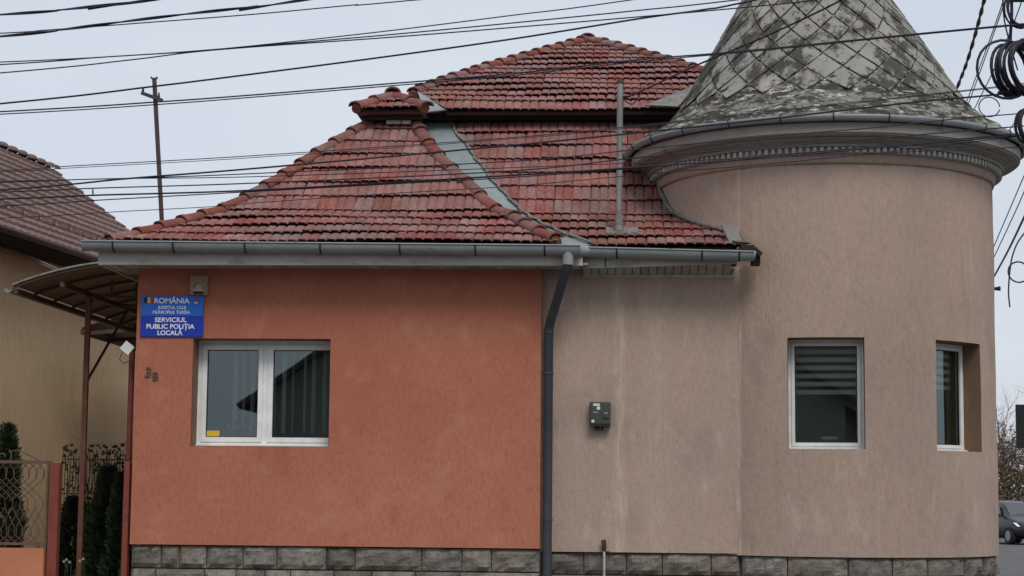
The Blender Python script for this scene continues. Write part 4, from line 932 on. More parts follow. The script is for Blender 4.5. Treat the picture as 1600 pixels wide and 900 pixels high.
# gate posts and red downpipe at the house corner
def post(pxa, pxb, py, Yp, lab):
    a = atY(pxa, py, Yp); b = atY(pxb, py, Yp); mb = MB(); mb.box(a.x, b.x, Yp, Yp + .12, .05, a.z); mb.box(a.x + .004, b.x - .004, Yp + .004, Yp + .116, a.z, a.z + .012)
    o = mb.build('gate_post', M['redpaint'], None); bv = o.modifiers.new('bevel', 'BEVEL'); bv.width = .006; tag(o, lab, 'gate post'); return o
post(78, 93, 725, 20.9, 'worn dark red square gate post at the end of the wire fence')
o = post(194, 203, 722, 21.02, 'dark red square gate post against the orange wall')
rp = MB(); p = atY(205, 600, 21.35); rp.tube([(p.x, 21.35, atY(205, 545, 21.35).z), (p.x, 21.35, atY(200, 718, 21.35).z), (p.x - .01, 21.33, .1)], .036, 12); rp.tube([(p.x, 21.35, atY(200, 708, 21.35).z), (p.x, 21.35, atY(200, 718, 21.35).z)], .045, 12); tag(rp.build('red_downpipe', M['redpaint'], None), 'dark red round downpipe along the side of the orange wall', 'downpipe')
# fence
fe = empty('fence', (-7.2, 20.95, 0)); tag(fe, 'brown wire panel fence with scroll on a low orange wall', 'fence')
f0 = atY(72, 857, 20.95); FX1 = f0.x; FX0 = -10.2; FZ0 = f0.z; ft = atY(70, 722, 20.97); fb = atY(70, 850, 20.97)
MB().box(FX0, FX1, 20.86, 21.1, .05, FZ0).build('low_wall', M['fencewall'], fe)
mb = MB(); YF = 20.97; mb.bar((FX0, YF, ft.z), (FX1 + .03, YF, ft.z), .02, .035); mb.bar((FX0, YF, fb.z), (FX1, YF, fb.z), .02, .03); mb.bar((FX1 - .015, YF, fb.z - .08), (FX1 - .015, YF, ft.z), .025, .025, (1, 0, 0)); mb.bar((FX1 - .10, YF, fb.z - .06), (FX1 - .10, YF, fb.z), .025, .025, (1, 0, 0)); mb.build('frame', M['fencesteel'], fe)
for z in (ft.z - .1, fb.z + .12): MB().box(FX1 - .003, FX1 + .05, YF - .01, YF + .01, z - .01, z + .01).build('hinge', M['fencesteel'], fe)
zlv = [ft.z, ft.z - .08, ft.z - .14, ft.z - .26, ft.z - .5, ft.z - .56, ft.z - .68, ft.z - .74, fb.z]
HZ = ft.z - fb.z
for dirn in (1, -1):
    n = 0; x_ = FX0 - 1
    while x_ < FX1 + 1:
        pts = []; xx = x_
        brk = [0, .10, .20, .46, .56, .80, .88, 1.0]; mv_ = [0, .09, 0, .26, 0, .24 * .5, 0, .12]
        for b_, m_ in zip(brk, mv_): xx += dirn * m_; pts.append((xx, YF + .006 * dirn, ft.z - HZ * b_))
        seg = []
        for a, b in zip(pts[:-1], pts[1:]):
            if max(a[0], b[0]) < FX1 - .02 and min(a[0], b[0]) > FX0: seg.append((a, b))
        if seg:
            mb = MB()
            for a, b in seg: mb.tube([a, b], .0045, 4, False)
            mb.build('mesh_rod', M['fencesteel'], fe)
        x_ += .088
mb = MB(); sc = atY(5, 714, 20.97)
for s2 in range(1):
    pts = [sc + Vector((math.cos(a_ * .5) * (.02 + .006 * a_), 0, math.sin(a_ * .5) * (.02 + .006 * a_))) for a_ in [i * .8 for i in range(19)]]
    mb.tube(pts, .007, 5)
e_ = atY(68, 722, 20.97); mb.tube([atY(14, 706, 20.97), atY(28, 703, 20.97), atY(45, 711, 20.97), e_], .007, 5); mb.build('scroll', M['fencesteel'], fe)

# neighbour house
nb = empty('neighbour_house', (-9.5, 26, 0)); tag(nb, 'ochre plastered neighbouring house with brown tiled hip roof', 'house')
ZE = 5.15; P0 = atZ(0, 357, ZE); P1 = atZ(150, 406, ZE); u = (P1 - P0).normalized(); nrm = Vector((-u.y, u.x, 0))   # left of travel
Rr0 = atZ(0, 231, 7.24); Rr1 = atZ(85, 266, 7.24); off = (Rr0 - P0).dot(nrm); uend = (Rr1 - P0).dot(u)
U0, U1 = -9.0, uend + off * .62
def NP(a, b, z): p = P0 + u * a + nrm * b; return Vector((p.x, p.y, z))
mb = MB(); ov = .48
for a, b in ((NP(U0, ov, 0), NP(U1 - .5, ov, 0)), (NP(U1 - .5, ov, 0), NP(U1 - .5, 2 * off - ov, 0))):
    mb.quad(a, b, b + Vector((0, 0, ZE - .12)), a + Vector((0, 0, ZE - .12)))
    a2 = a + nrm * .3; b2 = b + nrm * .3; mb.quad(a2, b2, b2 + Vector((0, 0, ZE - .12)), a2 + Vector((0, 0, ZE - .12)))
mb.build('wall', M['ochre'], nb)
mb = MB(); NC = 15; ZR = 7.24; step = .2
nsub = int((U1 - U0) / .075)
for j in range(NC):
    t0_, t1_ = j / NC, (j + 1.12) / NC
    end = U1 + (uend - U1) * (j + .5) / NC; vs_, fs_ = [], []
    ns = int((end - U0) / .08)
    for i in range(ns + 1):
        a = U0 + (end - U0) * i / ns; rib = (.014, .01, 0)[i % 3]
        vs_ += [NP(a, off * t0_, ZE + (ZR - ZE) * t0_ + .06 + rib), NP(a, off * min(t1_, 1), ZE + (ZR - ZE) * min(t1_, 1) + .012 + rib), NP(a, off * t0_ + .004, ZE + (ZR - ZE) * t0_ + rib)]
    for i in range(ns):
        k = 3 * i; fs_ += [(k, k + 3, k + 4, k + 1), (k + 2, k + 5, k + 3, k)]
    mb.add(vs_, fs_)
kind(mb.build('roof_tiles', M['brtile'], nb), 'stuff')
mb = MB(); mb.quad(NP(U1, 0, ZE), NP(uend, off, ZR), NP(uend, off, ZR), NP(U1, 2 * off, ZE)) if False else mb.add([NP(U1, 0, ZE), NP(uend, off, ZR), NP(U1, 2 * off, ZE)], [(0, 1, 2)]); mb.quad(NP(U0, 2 * off, ZE), NP(U1, 2 * off, ZE), NP(uend, off, ZR), NP(U0, off, ZR))
mb.quad(NP(U0, 0, ZE - .01), NP(U1, 0, ZE - .01), NP(uend, off, ZR - .03), NP(U0, off, ZR - .03)); mb.build('roof', M['brtile'], nb)
a_ = U0
k = 0
while a_ < uend - .1:
    e_ = min(a_ + .38, uend + .05); ridge_tile(NP(e_, off, ZR + .03), NP(a_, off, ZR + .02), .12, .105, nb, Vector((0, 0, 1))).data.materials[0] = M['brtile']; a_ = e_
mb = MB(); mb.quad(NP(U0, .0, ZE - .06), NP(U1, 0, ZE - .06), NP(U1, ov, ZE - .1), NP(U0, ov, ZE - .1)); mb.quad(NP(U0, .02, ZE - .06), NP(U1, .02, ZE - .06), NP(U1, .02, ZE + .03), NP(U0, .02, ZE + .03)); mb.build('soffit', M['woodsoffit'], nb)
mb = MB(); vs_ = []
for a in (U0, U1):
    for k in range(9): an = math.pi + math.pi * k / 8; vs_.append(NP(a, -.05 + .07 * -math.cos(an) * -1, ZE + .02 + .08 * math.sin(an)))
mb.add(vs_, [(k, k + 1, 10 + k, 9 + k) for k in range(8)], True); o = mb.build('gutter', M['browngut'], nb); o.modifiers.new('thick', 'SOLIDIFY').thickness = .005
k = 0
for i in range(9):
    a = 1.0 + i * .55; p = NP(a, off * .16, ZE + (ZR - ZE) * .16 + .1); mb = MB(); mb.bar(p - u * .03, p + Vector((0, 0, .09)), .02, .04); mb.bar(p + Vector((0, 0, .03)), p + nrm * .2 + Vector((0, 0, .12)), .02, .012); mb.build('snow_guard', M['browngut'], nb)
# service wires under the neighbour's eave
for dz in (0, .09):
    pts = [NP(-3, ov - .06, ZE - .26 + dz), NP(.2, ov - .06, atX(2, 386, NP(.2, ov - .06, 0).x).z + dz * .6), NP(1.6, ov - .1, atX(50, 406, NP(1.6, ov - .1, 0).x).z + dz * .4), Vector((-6.9, 24.4, 4.3 + dz * .2))]
    mb = MB(); mb.tube(pts, .011, 5); tag(mb.build('service_cable', M['cablegrey'], None), 'grey service cable slung below the neighbouring brown eave', 'cable', 'service cables under the neighbouring eave')

# conifers and climber
def conifer(name, x, y, h, r, n, lab, grp, seed):
    g = random.Random(seed); t = empty(name, (x, y, .05)); tag(t, lab, 'conifer', grp)
    mb = MB(); mb.tube([(x, y, .05), (x + .01, y, h * .5), (x, y, h * .96)], [.05, .03, .008], 7); mb.build('trunk', M['bark'], t)
    mb = MB()
    for i in range(n):
        k = g.random() ** .75; z = .12 + (h - .12) * k; rr = r * (1 - k) ** .6 * (.55 + .5 * math.sqrt(g.random())) * (1 + .18 * math.sin(z * 9 + seed)); an = g.uniform(0, 6.283)
        p = Vector((x + rr * math.cos(an), y + rr * math.sin(an), z)); out = Vector((math.cos(an), math.sin(an), .9 + g.uniform(-.4, .5))).normalized(); sdv = out.cross(Vector((g.uniform(-1, 1), g.uniform(-1, 1), g.uniform(-1, 1)))).normalized(); L = g.uniform(.05, .13); W = g.uniform(.012, .026)
        mb.add([p - sdv * W * .4, p + sdv * W * .4, p + out * L * .6 + sdv * W, p + out * L, p + out * L * .6 - sdv * W], [(0, 1, 2, 3, 4)])
    mb.build('crown', M['thuja'], t); return t
def at_ground(px, Yp): return atY(px, 900, Yp).x
conifer('conifer', atY(168, 800, 23.6).x, 23.6, atY(168, 735, 23.6).z, .34, 5200, 'tall dark green conifer by the orange wall behind the gate', 'conifers in the side yard', 3)
conifer('conifer', atY(116, 820, 24.2).x, 24.2, atY(116, 782, 24.2).z, .42, 4200, 'short broad dark conifer behind the red gate post', 'conifers in the side yard', 5)
conifer('conifer', atY(190, 820, 23.2).x, 23.2, atY(190, 700, 23.2).z - .35, .22, 2600, 'narrow dark conifer tucked against the red downpipe', 'conifers in the side yard', 8)
conifer('conifer', atY(8, 800, 22.6).x, 22.6, atY(8, 668, 22.6).z, .26, 3600, 'slim tall conifer behind the wire fence panel', 'conifers in the side yard', 9)
wf = empty('garden_fence', atY(145, 780, 25.2)); tag(wf, 'thin wire garden fence overgrown with a sparse climber before the ochre wall', 'wire fence')
wa, wb = atY(98, 714, 25.2), atY(196, 714, 25.2)
for k in range(24):
    x_ = wa.x + (wb.x - wa.x) * k / 23; MB().tube([(x_, 25.2, .05), (x_, 25.2, wa.z + rnd.uniform(-.02, .03))], .005, 4).build('wire', M['rust'], wf)
for z in (wa.z - .03, wa.z - .5, wa.z - 1.0): MB().tube([(wa.x, 25.2, z), (wb.x, 25.2, z)], .006, 4).build('wire', M['rust'], wf)
cl = empty('climber', Vector((wa.x + .4, 25.15, .05))); tag(cl, 'sparse leafy climber trailing over the wire garden fence', 'climber')
mb = MB(); lf = MB()
for k in range(16):
    x_ = rnd.uniform(wa.x, wb.x); pts = [Vector((x_, 25.12, .05))]
    for i in range(9): pts.append(pts[-1] + Vector((rnd.uniform(-.09, .09), rnd.uniform(-.03, .03), (wa.z + .05) / 9)))
    mb.tube(pts, .006, 4)
    for p in pts[3:]:
        for q_ in range(rnd.randrange(2, 9)):
            c = p + Vector((rnd.gauss(0, .07), rnd.gauss(0, .05), rnd.gauss(0, .07))); q = Euler((rnd.uniform(0, 6), rnd.uniform(0, 6), rnd.uniform(0, 6))).to_matrix(); s_ = rnd.uniform(.02, .04)
            lf.add([c + q @ Vector(e) * s_ for e in ((0, -1, 0), (.7, -.2, .1), (.5, .6, 0), (0, 1, 0), (-.5, .6, 0), (-.7, -.2, .1))], [(0, 1, 2, 3, 4, 5)])
mb.build('stem', M['twig'], cl); kind(lf.build('leaves', M['ivy'], cl), 'stuff')
fw = MB()
for k in range(5):
    pass
for k, (px, py) in enumerate(((100, 877), (104, 874), (109, 878), (125, 876), (130, 873))):
    p = atY(px, py, 22.0); mb = MB(); mb.tube([(p.x, 22.0, .05), (p.x + .02, 22.0, p.z)], .005, 4)
    o = mb.build('flower_stem', M['thuja'], None); tag(o, 'small white flower low beside the canopy post', 'flower', 'white flowers beside the canopy post')
    mb = MB()
    for q_ in range(6): an = q_ * 1.047; mb.add([p, p + Vector((math.cos(an) * .017, -.006, math.sin(an) * .017)), p + Vector((math.cos(an + .6) * .017, -.006, math.sin(an + .6) * .017))], [(0, 1, 2)])
    mb.build('petals', M['flower'], o)

# steel pole behind the roof
pb = atY(253, 348, 33.0); pt = atY(241, 122, 33.0); sp = empty('steel_pole', (pb.x + (pb.x - pt.x) * 2, 33.0, 0)); tag(sp, 'rusty steel pole with short cross arm rising behind the red roof', 'pole')
bt = pt + (pb - pt) * ((pt.z) / (pt.z - pb.z)); MB().bar(bt, pt, .068, .068, (0, 1, 0)).build('shaft', M['rust'], sp)
ca_, cb_ = atY(222, 146, 33.0), atY(255, 158, 33.0); ca_.y -= .05; cb_.y -= .05; MB().bar(ca_, cb_, .05, .06).build('cross_arm', M['rust'], sp)
for p_, q_ in ((ca_ + Vector((.03, 0, 0)), .1), (cb_ - Vector((.07, 0, -.02)), .13)): mb = MB(); mb.tube([p_, p_ + Vector((0, 0, q_ * .4)), p_ + Vector((0, 0, q_))], [.016, .026, .012], 7); mb.build('insulator', M['rust'], sp)
MB().bar(pt + Vector((-.06, 0, .02)), pt + Vector((-.03, 0, -.02)), .03, .03).bar(pt + Vector((.06, 0, .02)), pt + Vector((.03, 0, -.02)), .03, .03).build('top_prongs', M['rust'], sp)

# ------------------------------------------------------------------ overhead cables
def spline(pts, per=8):
    out = []; n = len(pts)
    for i in range(n - 1):
        p0 = pts[max(i - 1, 0)]; p1 = pts[i]; p2 = pts[i + 1]; p3 = pts[min(i + 2, n - 1)]
        for k in range(per):
            t = k / per; out.append(0.5 * ((2 * p1) + (-p0 + p2) * t + (2 * p0 - 5 * p1 + 4 * p2 - p3) * t * t + (-p0 + 3 * p1 - 3 * p2 + p3) * t ** 3))
    out.append(pts[-1]); return out
THIN = 'thin black overhead wire strung across in front of the house'; THICK = 'thick dark overhead cable strung across above the house'
def cable(px, r, Ya, Yb, label, group, m='cable', twist=False, ext=True):
    if ext:                              # carry on past the frame to the pole on the left
        (xa, ya), (xb, yb) = px[0], px[1]; px = [(xa - 700, ya - (yb - ya) / (xb - xa) * 700 * .8)] + px
        (xa, ya), (xb, yb) = px[-2], px[-1]
        if xb < 1560: sl_ = (yb - ya) / (xb - xa); px = px + [(1640, yb + sl_ * (1640 - xb) * 1.15)]
        else: sl_ = (yb - ya) / (xb - xa); px = px + [(1640, yb + sl_ * (1640 - xb))]
    pts = []
    for x_, y_ in px:
        k = (x_ + 700) / 2340; pts.append(atY(x_, y_, Ya + (Yb - Ya) * k))
    c = spline(pts); mb = MB()
    if twist:
        for ph in (0, math.pi):
            q = []
            fine = []
            for a, b in zip(c[:-1], c[1:]):
                for i in range(6): fine.append(a + (b - a) * i / 6)
            L = 0
            for i, p in enumerate(fine):
                L += (fine[i] - fine[i - 1]).length if i else 0; q.append(p + Vector((0, math.cos(L * 5 + ph), math.sin(L * 5 + ph))) * r * .55)
            mb.tube(q, r * .62, 5)
    else: mb.tube(c, r, 6)
    o = mb.build('overhead_cable', M[m], None); tag(o, label, 'cable', group); return c
GT, GK = 'thin overhead wires', 'thick overhead cables'
t_, m_, k_ = .006, .0095, .0138
cable([(0, 23), (100, 15), (200, 4), (250, -2)], k_, 17.2, 17.2, 'thick twisted dark blue cable crossing the sky at the top', GK, twist=True)
cable([(0, 57), (100, 46), (200, 33), (300, 21), (400, 10), (480, -1)], k_, 17.4, 17.4, 'thick wavy dark cable rising beside a thin wire high in the sky', GK, twist=True)
cable([(0, 52), (60, 48), (140, 42), (220, 36), (400, 22), (550, 8), (660, -1)], t_, 17.5, 17.5, 'thin wire beside the thick wavy dark cable high in the sky', GT)
cable([(0, 97), (180, 88), (300, 80), (400, 71), (600, 49), (800, 24), (985, 0)], t_, 17.6, 17.6, 'topmost of three thin wires fanning out above the roof peak', GT)
cable([(0, 101), (150, 90), (300, 80.5), (400, 72), (600, 55), (800, 36), (1000, 16), (1150, 0)], t_ * 1.1, 17.7, 17.7, 'middle of three thin wires fanning out above the roof peak', GT)
cable([(0, 114), (200, 94), (300, 81.5), (400, 73), (600, 59), (800, 43), (1060, 21), (1200, 8), (1290, -2)], t_ * 1.1, 17.8, 17.8, 'lowest of three thin wires fanning out above the roof peak', GT)
cable([(0, 162), (240, 135), (400, 115), (600, 89), (800, 61), (1000, 29), (1100, 15), (1180, 0)], m_, 17.9, 17.9, 'medium black cable passing the top of the steel pole', GK)
cable([(0, 174.5), (250, 159), (400, 148), (600, 131.5), (800, 115), (1000, 93), (1100, 85), (1200, 76), (1400, 56), (1600, 37)], m_ * .8, 18.0, 18.0, 'upper wire of the close pair just below the steel pole cross arm', GT)
cable([(0, 178.5), (250, 163), (400, 151.5), (600, 135), (800, 118), (1000, 96), (1100, 87), (1200, 78), (1400, 57.5), (1600, 38.5)], t_, 18.03, 18.03, 'lower wire of the close pair just below the steel pole cross arm', GT)
cable([(0, 267), (100, 260), (400, 243), (800, 215), (1000, 196), (1200, 174), (1500, 142), (1600, 130)], t_ * .8, 18.1, 18.1, 'upper of two fine wires over the neighbouring ridge end', GT)
cable([(0, 269), (100, 263), (400, 246), (800, 217), (1000, 198)], t_ * .6, 18.12, 18.12, 'lower of two fine wires over the neighbouring ridge end', GT)
cable([(0, 297), (200, 279), (400, 263), (800, 227), (1000, 207), (1200, 186), (1425, 160), (1535, 150)], m_, 18.15, 18.15, 'medium black cable running along the turret gutter', GK)
cable([(0, 285), (110, 281), (250, 277), (400, 271), (800, 252), (1000, 233), (1200, 213), (1360, 200), (1490, 186), (1600, 177)], t_, 18.2, 18.2, 'thin wire crossing in front of the cornice just above the dentils', GT, m='cablegrey' if False else 'cable')
cable([(0, 300), (150, 294), (400, 286), (800, 267), (1000, 246), (1200, 230), (1300, 222), (1500, 205), (1600, 197)], t_ * 1.1, 18.25, 18.25, 'thin wire tied by a short spacer to the thicker cable below', GT)
cable([(0, 311), (150, 305), (400, 297), (800, 274), (1000, 261), (1200, 246), (1400, 228), (1600, 211)], m_ * .95, 18.3, 18.3, 'medium black cable sagging in front of the turret cornice', GK)
cable([(0, 322), (150, 313), (400, 299), (600, 288), (800, 277), (1000, 262), (1200, 244), (1400, 226), (1600, 208)], t_, 18.33, 18.33, 'thin wire just under the sagging cable in front of the dentils', GT)
cable([(0, 341), (100, 336), (180, 331), (330, 323), (400, 317), (600, 303), (800, 291), (1000, 273), (1200, 256), (1400, 236), (1600, 212)], t_ * .7, 18.36, 18.36, 'finest wire, lowest of those crossing the red wing roof', GT)
cable([(0, 283), (200, 279), (400, 276), (800, 262)], t_ * .8, 18.22, 18.22, 'thin wire crossing the steel pole just under the gutter level cable', GT)
sp0, sp1 = atY(145, 296, 18.26), atY(145, 305, 18.3); mb = MB(); mb.tube([sp0, sp1], .008, 5); tag(mb.build('cable_spacer', M['cable'], None), 'short vertical tie between two overhead cables near the brown roof', 'cable tie')
# cable to the vent pipe
va = Vector((vtop.x + .04, vY - .01, vtop.z - .16)); pts = [va, va + Vector((.12, -.02, .03)), atY(1060, 115, 19.9), atY(1100, 97, 19.6), atY(1200, 55, 19.0), atY(1315, 0, 18.4), atY(1480, -90, 18.0)]
mb = MB(); mb.tube(spline(pts), .011, 6); tag(mb.build('overhead_cable', M['cable'], None), 'black cable tied to the roof vent pipe and rising past the cone', 'cable', GK)
mb = MB(); mb.tube(spline([va + Vector((0, -.02, -.04)), va + Vector((.1, -.03, -.09)), va + Vector((.16, -.03, -.02)), va + Vector((.22, -.04, .07))]), .007, 5); mb.tube([va + Vector((-.1, 0, 0)), va + Vector((.12, 0, .02))], .008, 5); tag(mb.build('tie_wire', M['cable'], None), 'looped tie wire at the top of the vent pipe', 'wire')
# utility pole just beyond the frame, coils and side wires
UP = atY(1650, 100, 18.3); up = empty('utility_pole', (UP.x, 18.3, .13)); tag(up, 'concrete utility pole carrying the coils beside the turret', 'utility pole')
mb = MB(); mb.tube([(UP.x, 18.3, .13), (UP.x, 18.3, 5), (UP.x, 18.3, 8.2)], [.16, .13, .11], 12); mb.build('shaft', M['conc'], up)
MB().bar((UP.x - .45, 18.2, 6.6), (UP.x + .45, 18.2, 6.6), .06, .08).build('cross_arm', M['rust'], up)
def coil(c, r, rt, n, tilt, name, label, jit=.02, sq=1.0):
    mb = MB(); g = random.Random(int(r * 1000) + n); pts = []
    for i in range(n * 22):
        a = i / 22 * 2 * math.pi; rr = r * (1 + g.uniform(-.004, .004) + jit * math.sin(i * .13 + g.random() * .2)); p = Vector((rr * math.cos(a) * sq, (i / 22 - n / 2) * rt * 1.4 + .02 * math.sin(i * .21), rr * math.sin(a)))
        pts.append(c + Matrix.Rotation(tilt, 3, 'Z') @ p)
    mb.tube(pts, rt, 5); tag(mb.build(name, M['cable'], None), label, 'cable coil'); 
coil(atY(1594, 106, 18.1), .25, .017, 12, R(38), 'cable_coil', 'dense black coil of spare cable hung beside the turret', .05)
coil(atY(1572, 108, 18.0), .285, .014, 1, R(12), 'cable_loop', 'large single loop of black cable beside the dense coil', .03)
coil(atY(1546, 167, 18.0), .098, .006, 1, R(5), 'cable_loop', 'small thin cable loop hanging under the large loop', .02)
coil(atY(1606, 195, 18.1), .16, .016, 5, R(20), 'cable_coil', 'small dark coil below the dense coil', .05, .6)
coil(atY(1592, 425, 18.2), .10, .008, 1, R(8), 'cable_loop', 'thin cable loop hanging low right of the turret wall', .03)
coil(atY(1594, 15, 18.1), .17, .009, 6, R(30), 'cable_coil', 'dark coil at the top beside the twisted cable', .08)
mb = MB()
for k in range(7):
    p = atY(1560 + k * 6, 146 + rnd.uniform(-6, 6), 18.05); mb.tube([p, p + Vector((rnd.uniform(.04, .12), rnd.uniform(-.05, .05), rnd.uniform(-.05, .05)))], rnd.uniform(.014, .03), 6)
tag(mb.build('splice_bundle', M['cable'], None), 'black bundle of cable splices under the dense coil', 'cable splice')
def side(px, ya, yb, r, label, twist=False):
    n = len(px); pts = [atY(x_, y_, ya + (yb - ya) * i / (n - 1)) for i, (x_, y_) in enumerate(px)]; c = spline(pts, 10); mb = MB()
    if twist:
        for ph in (0, math.pi):
            mb.tube([p + Vector((math.cos(i * .9 + ph), 0, math.sin(i * .9 + ph))) * r * .6 for i, p in enumerate(c)], r * .65, 5)
    else: mb.tube(c, r, 5)
    tag(mb.build('side_cable', M['cable'], None), label, 'cable', 'cables running down the side street')
side([(1552, -60), (1538, 0), (1525, 50), (1510, 100), (1494, 142), (1470, 210)], 18.6, 26, .02, 'thick twisted dark blue cable dropping behind the cone', True)
SL = 'thin wire running down the side street behind the turret'
for px in ([(1585, -60), (1568, 0), (1540, 80), (1507, 168), (1480, 240)], [(1588, -50), (1571, 0), (1543, 80), (1511, 168), (1484, 240)], [(1605, -30), (1590, 20), (1555, 105), (1517, 182), (1490, 250)], [(1640, 120), (1600, 170), (1570, 215), (1552, 245)], [(1640, 180), (1600, 275), (1553, 385), (1530, 440)], [(1640, 190), (1600, 300), (1553, 402), (1530, 450)]): side(px, 18.8, 34, .008, SL)
side([(1640, 255), (1600, 340), (1575, 392), (1552, 434), (1530, 470)], 18.8, 30, .014, 'thicker black wire dropping right of the turret wall')
side([(1566, -20), (1569, 30), (1580, 75), (1590, 110)], 18.1, 18.1, .008, 'thin wire hanging into the dense coil')
side([(1580, -30), (1581, 20), (1579, 60), (1582, 80)], 18.15, 18.1, .017, 'thick dark blue wire hanging into the dense coil')
side([(1578, 480), (1576, 450), (1582, 400), (1600, 365), (1640, 330)], 18.2, 18.3, .008, 'thin drooping wire below the low loop right of the turret')

# ------------------------------------------------------------------ right background
p = atY(1587, 632, 40); q = atY(1587, 700, 40); sg2 = empty('traffic_sign', (p.x + .35, 40, 0)); tag(sg2, 'dark green sign board on a post across the side street', 'sign')
MB().box(p.x, p.x + .7, 40, 40.04, q.z, p.z).build('board', M['signgreen'], sg2); mb = MB(); mb.tube([(p.x + .35, 40.08, 0), (p.x + .35, 40.08, p.z)], .035, 8); mb.build('post', M['steel'], sg2)
def bare_tree(x, y, h, seed, label):
    g = random.Random(seed); t = empty('bare_tree', (x, y, 0)); tag(t, label, 'tree', 'bare trees beyond the side street')
    tr = MB(); tw_ = MB()
    def grow(p, d, L, r, lv):
        pts = [p]; n = 4
        for i in range(n):
            d = (d + Vector((g.gauss(0, .13), g.gauss(0, .13), g.gauss(.05, .08)))).normalized(); pts.append(pts[-1] + d * L / n)
        (tr if lv < 2 else tw_).tube(pts, [r * (1 - .5 * i / n) for i in range(n + 1)], 6 if lv < 2 else 3, False)
        if lv >= 4: return
        for k in range(5 if lv else 6):
            i = g.randrange(1, n + 1); an = g.uniform(0, 6.283); ax = d.orthogonal().normalized(); ax.rotate(Matrix.Rotation(an, 3, d)); nd_ = (d + ax * g.uniform(.5, .95)).normalized()
            grow(pts[i], nd_, L * g.uniform(.5, .72), r * .45, lv + 1)
    grow(Vector((x, y, 0)), Vector((0, 0, 1)), h * .45, h * .016, 0); tr.build('trunk', M['bark'], t); tw_.build('crown', M['twig'], t); return t
tx = atY(1585, 700, 92).x
bare_tree(tx - 1.2, 92, 7.4, 1, 'bare grey brown tree just right of the turret beyond the car')
bare_tree(tx + 1.6, 94, 8.2, 2, 'bare grey brown tree behind the dark green sign')
bare_tree(tx + .3, 99, 8.6, 6, 'taller bare tree standing behind the dry hedge')
bare_tree(tx + 4.6, 93, 7.8, 3, 'bare tree farther along beyond the dark green sign')
bare_tree(tx - 4.5, 95, 7.8, 4, 'bare tree hidden mostly by the turret')
def bush(x, y, w_, h, n, seed, label, m='scrub'):
    g = random.Random(seed); t = empty('dry_bush', (x, y, 0)); tag(t, label, 'bush', 'dry bushes beyond the side street'); st = MB(); lf = MB()
    for k in range(26):
        an = g.uniform(0, 6.28); e = Vector((x + math.cos(an) * w_ * g.uniform(.1, 1), y + math.sin(an) * w_ * .6, h * g.uniform(.55, 1))); st.tube([(x + g.uniform(-.2, .2), y, 0), Vector((x, y, 0)).lerp(e, .5) + Vector((0, 0, .2)), e], [.03, .02, .008], 4, False)
    for k in range(n):
        an = g.uniform(0, 6.283); rr = math.sqrt(g.random()); z = g.random() ** .8 * h * (1 - .45 * rr * rr) * (1 + .12 * math.sin(an * 5)); c = Vector((x + math.cos(an) * rr * w_, y + math.sin(an) * rr * w_ * .6, z)); q = Euler((g.uniform(0, 6), g.uniform(0, 6), g.uniform(0, 6))).to_matrix(); s_ = g.uniform(.05, .11)
        lf.add([c + q @ Vector(e) * s_ for e in ((0, -1, 0), (.45, 0, 0), (0, 1, 0), (-.45, 0, 0))], [(0, 1, 2, 3)])
    st.build('stem', M['twig'], t); lf.build('foliage', M[m], t)
bush(tx - 1.2, 88, 1.8, 4.9, 8000, 21, 'dry brown bush beside the turret behind the black car'); bush(tx + 1.5, 88.5, 1.9, 5.2, 8000, 22, 'dry brown bush under the dark green sign'); bush(tx + 4.6, 89, 1.9, 3.5, 4200, 23, 'dry brown bush farther right of the sign'); bush(tx - 4.4, 90, 1.9, 3.4, 3000, 24, 'dry brown bush behind the turret')
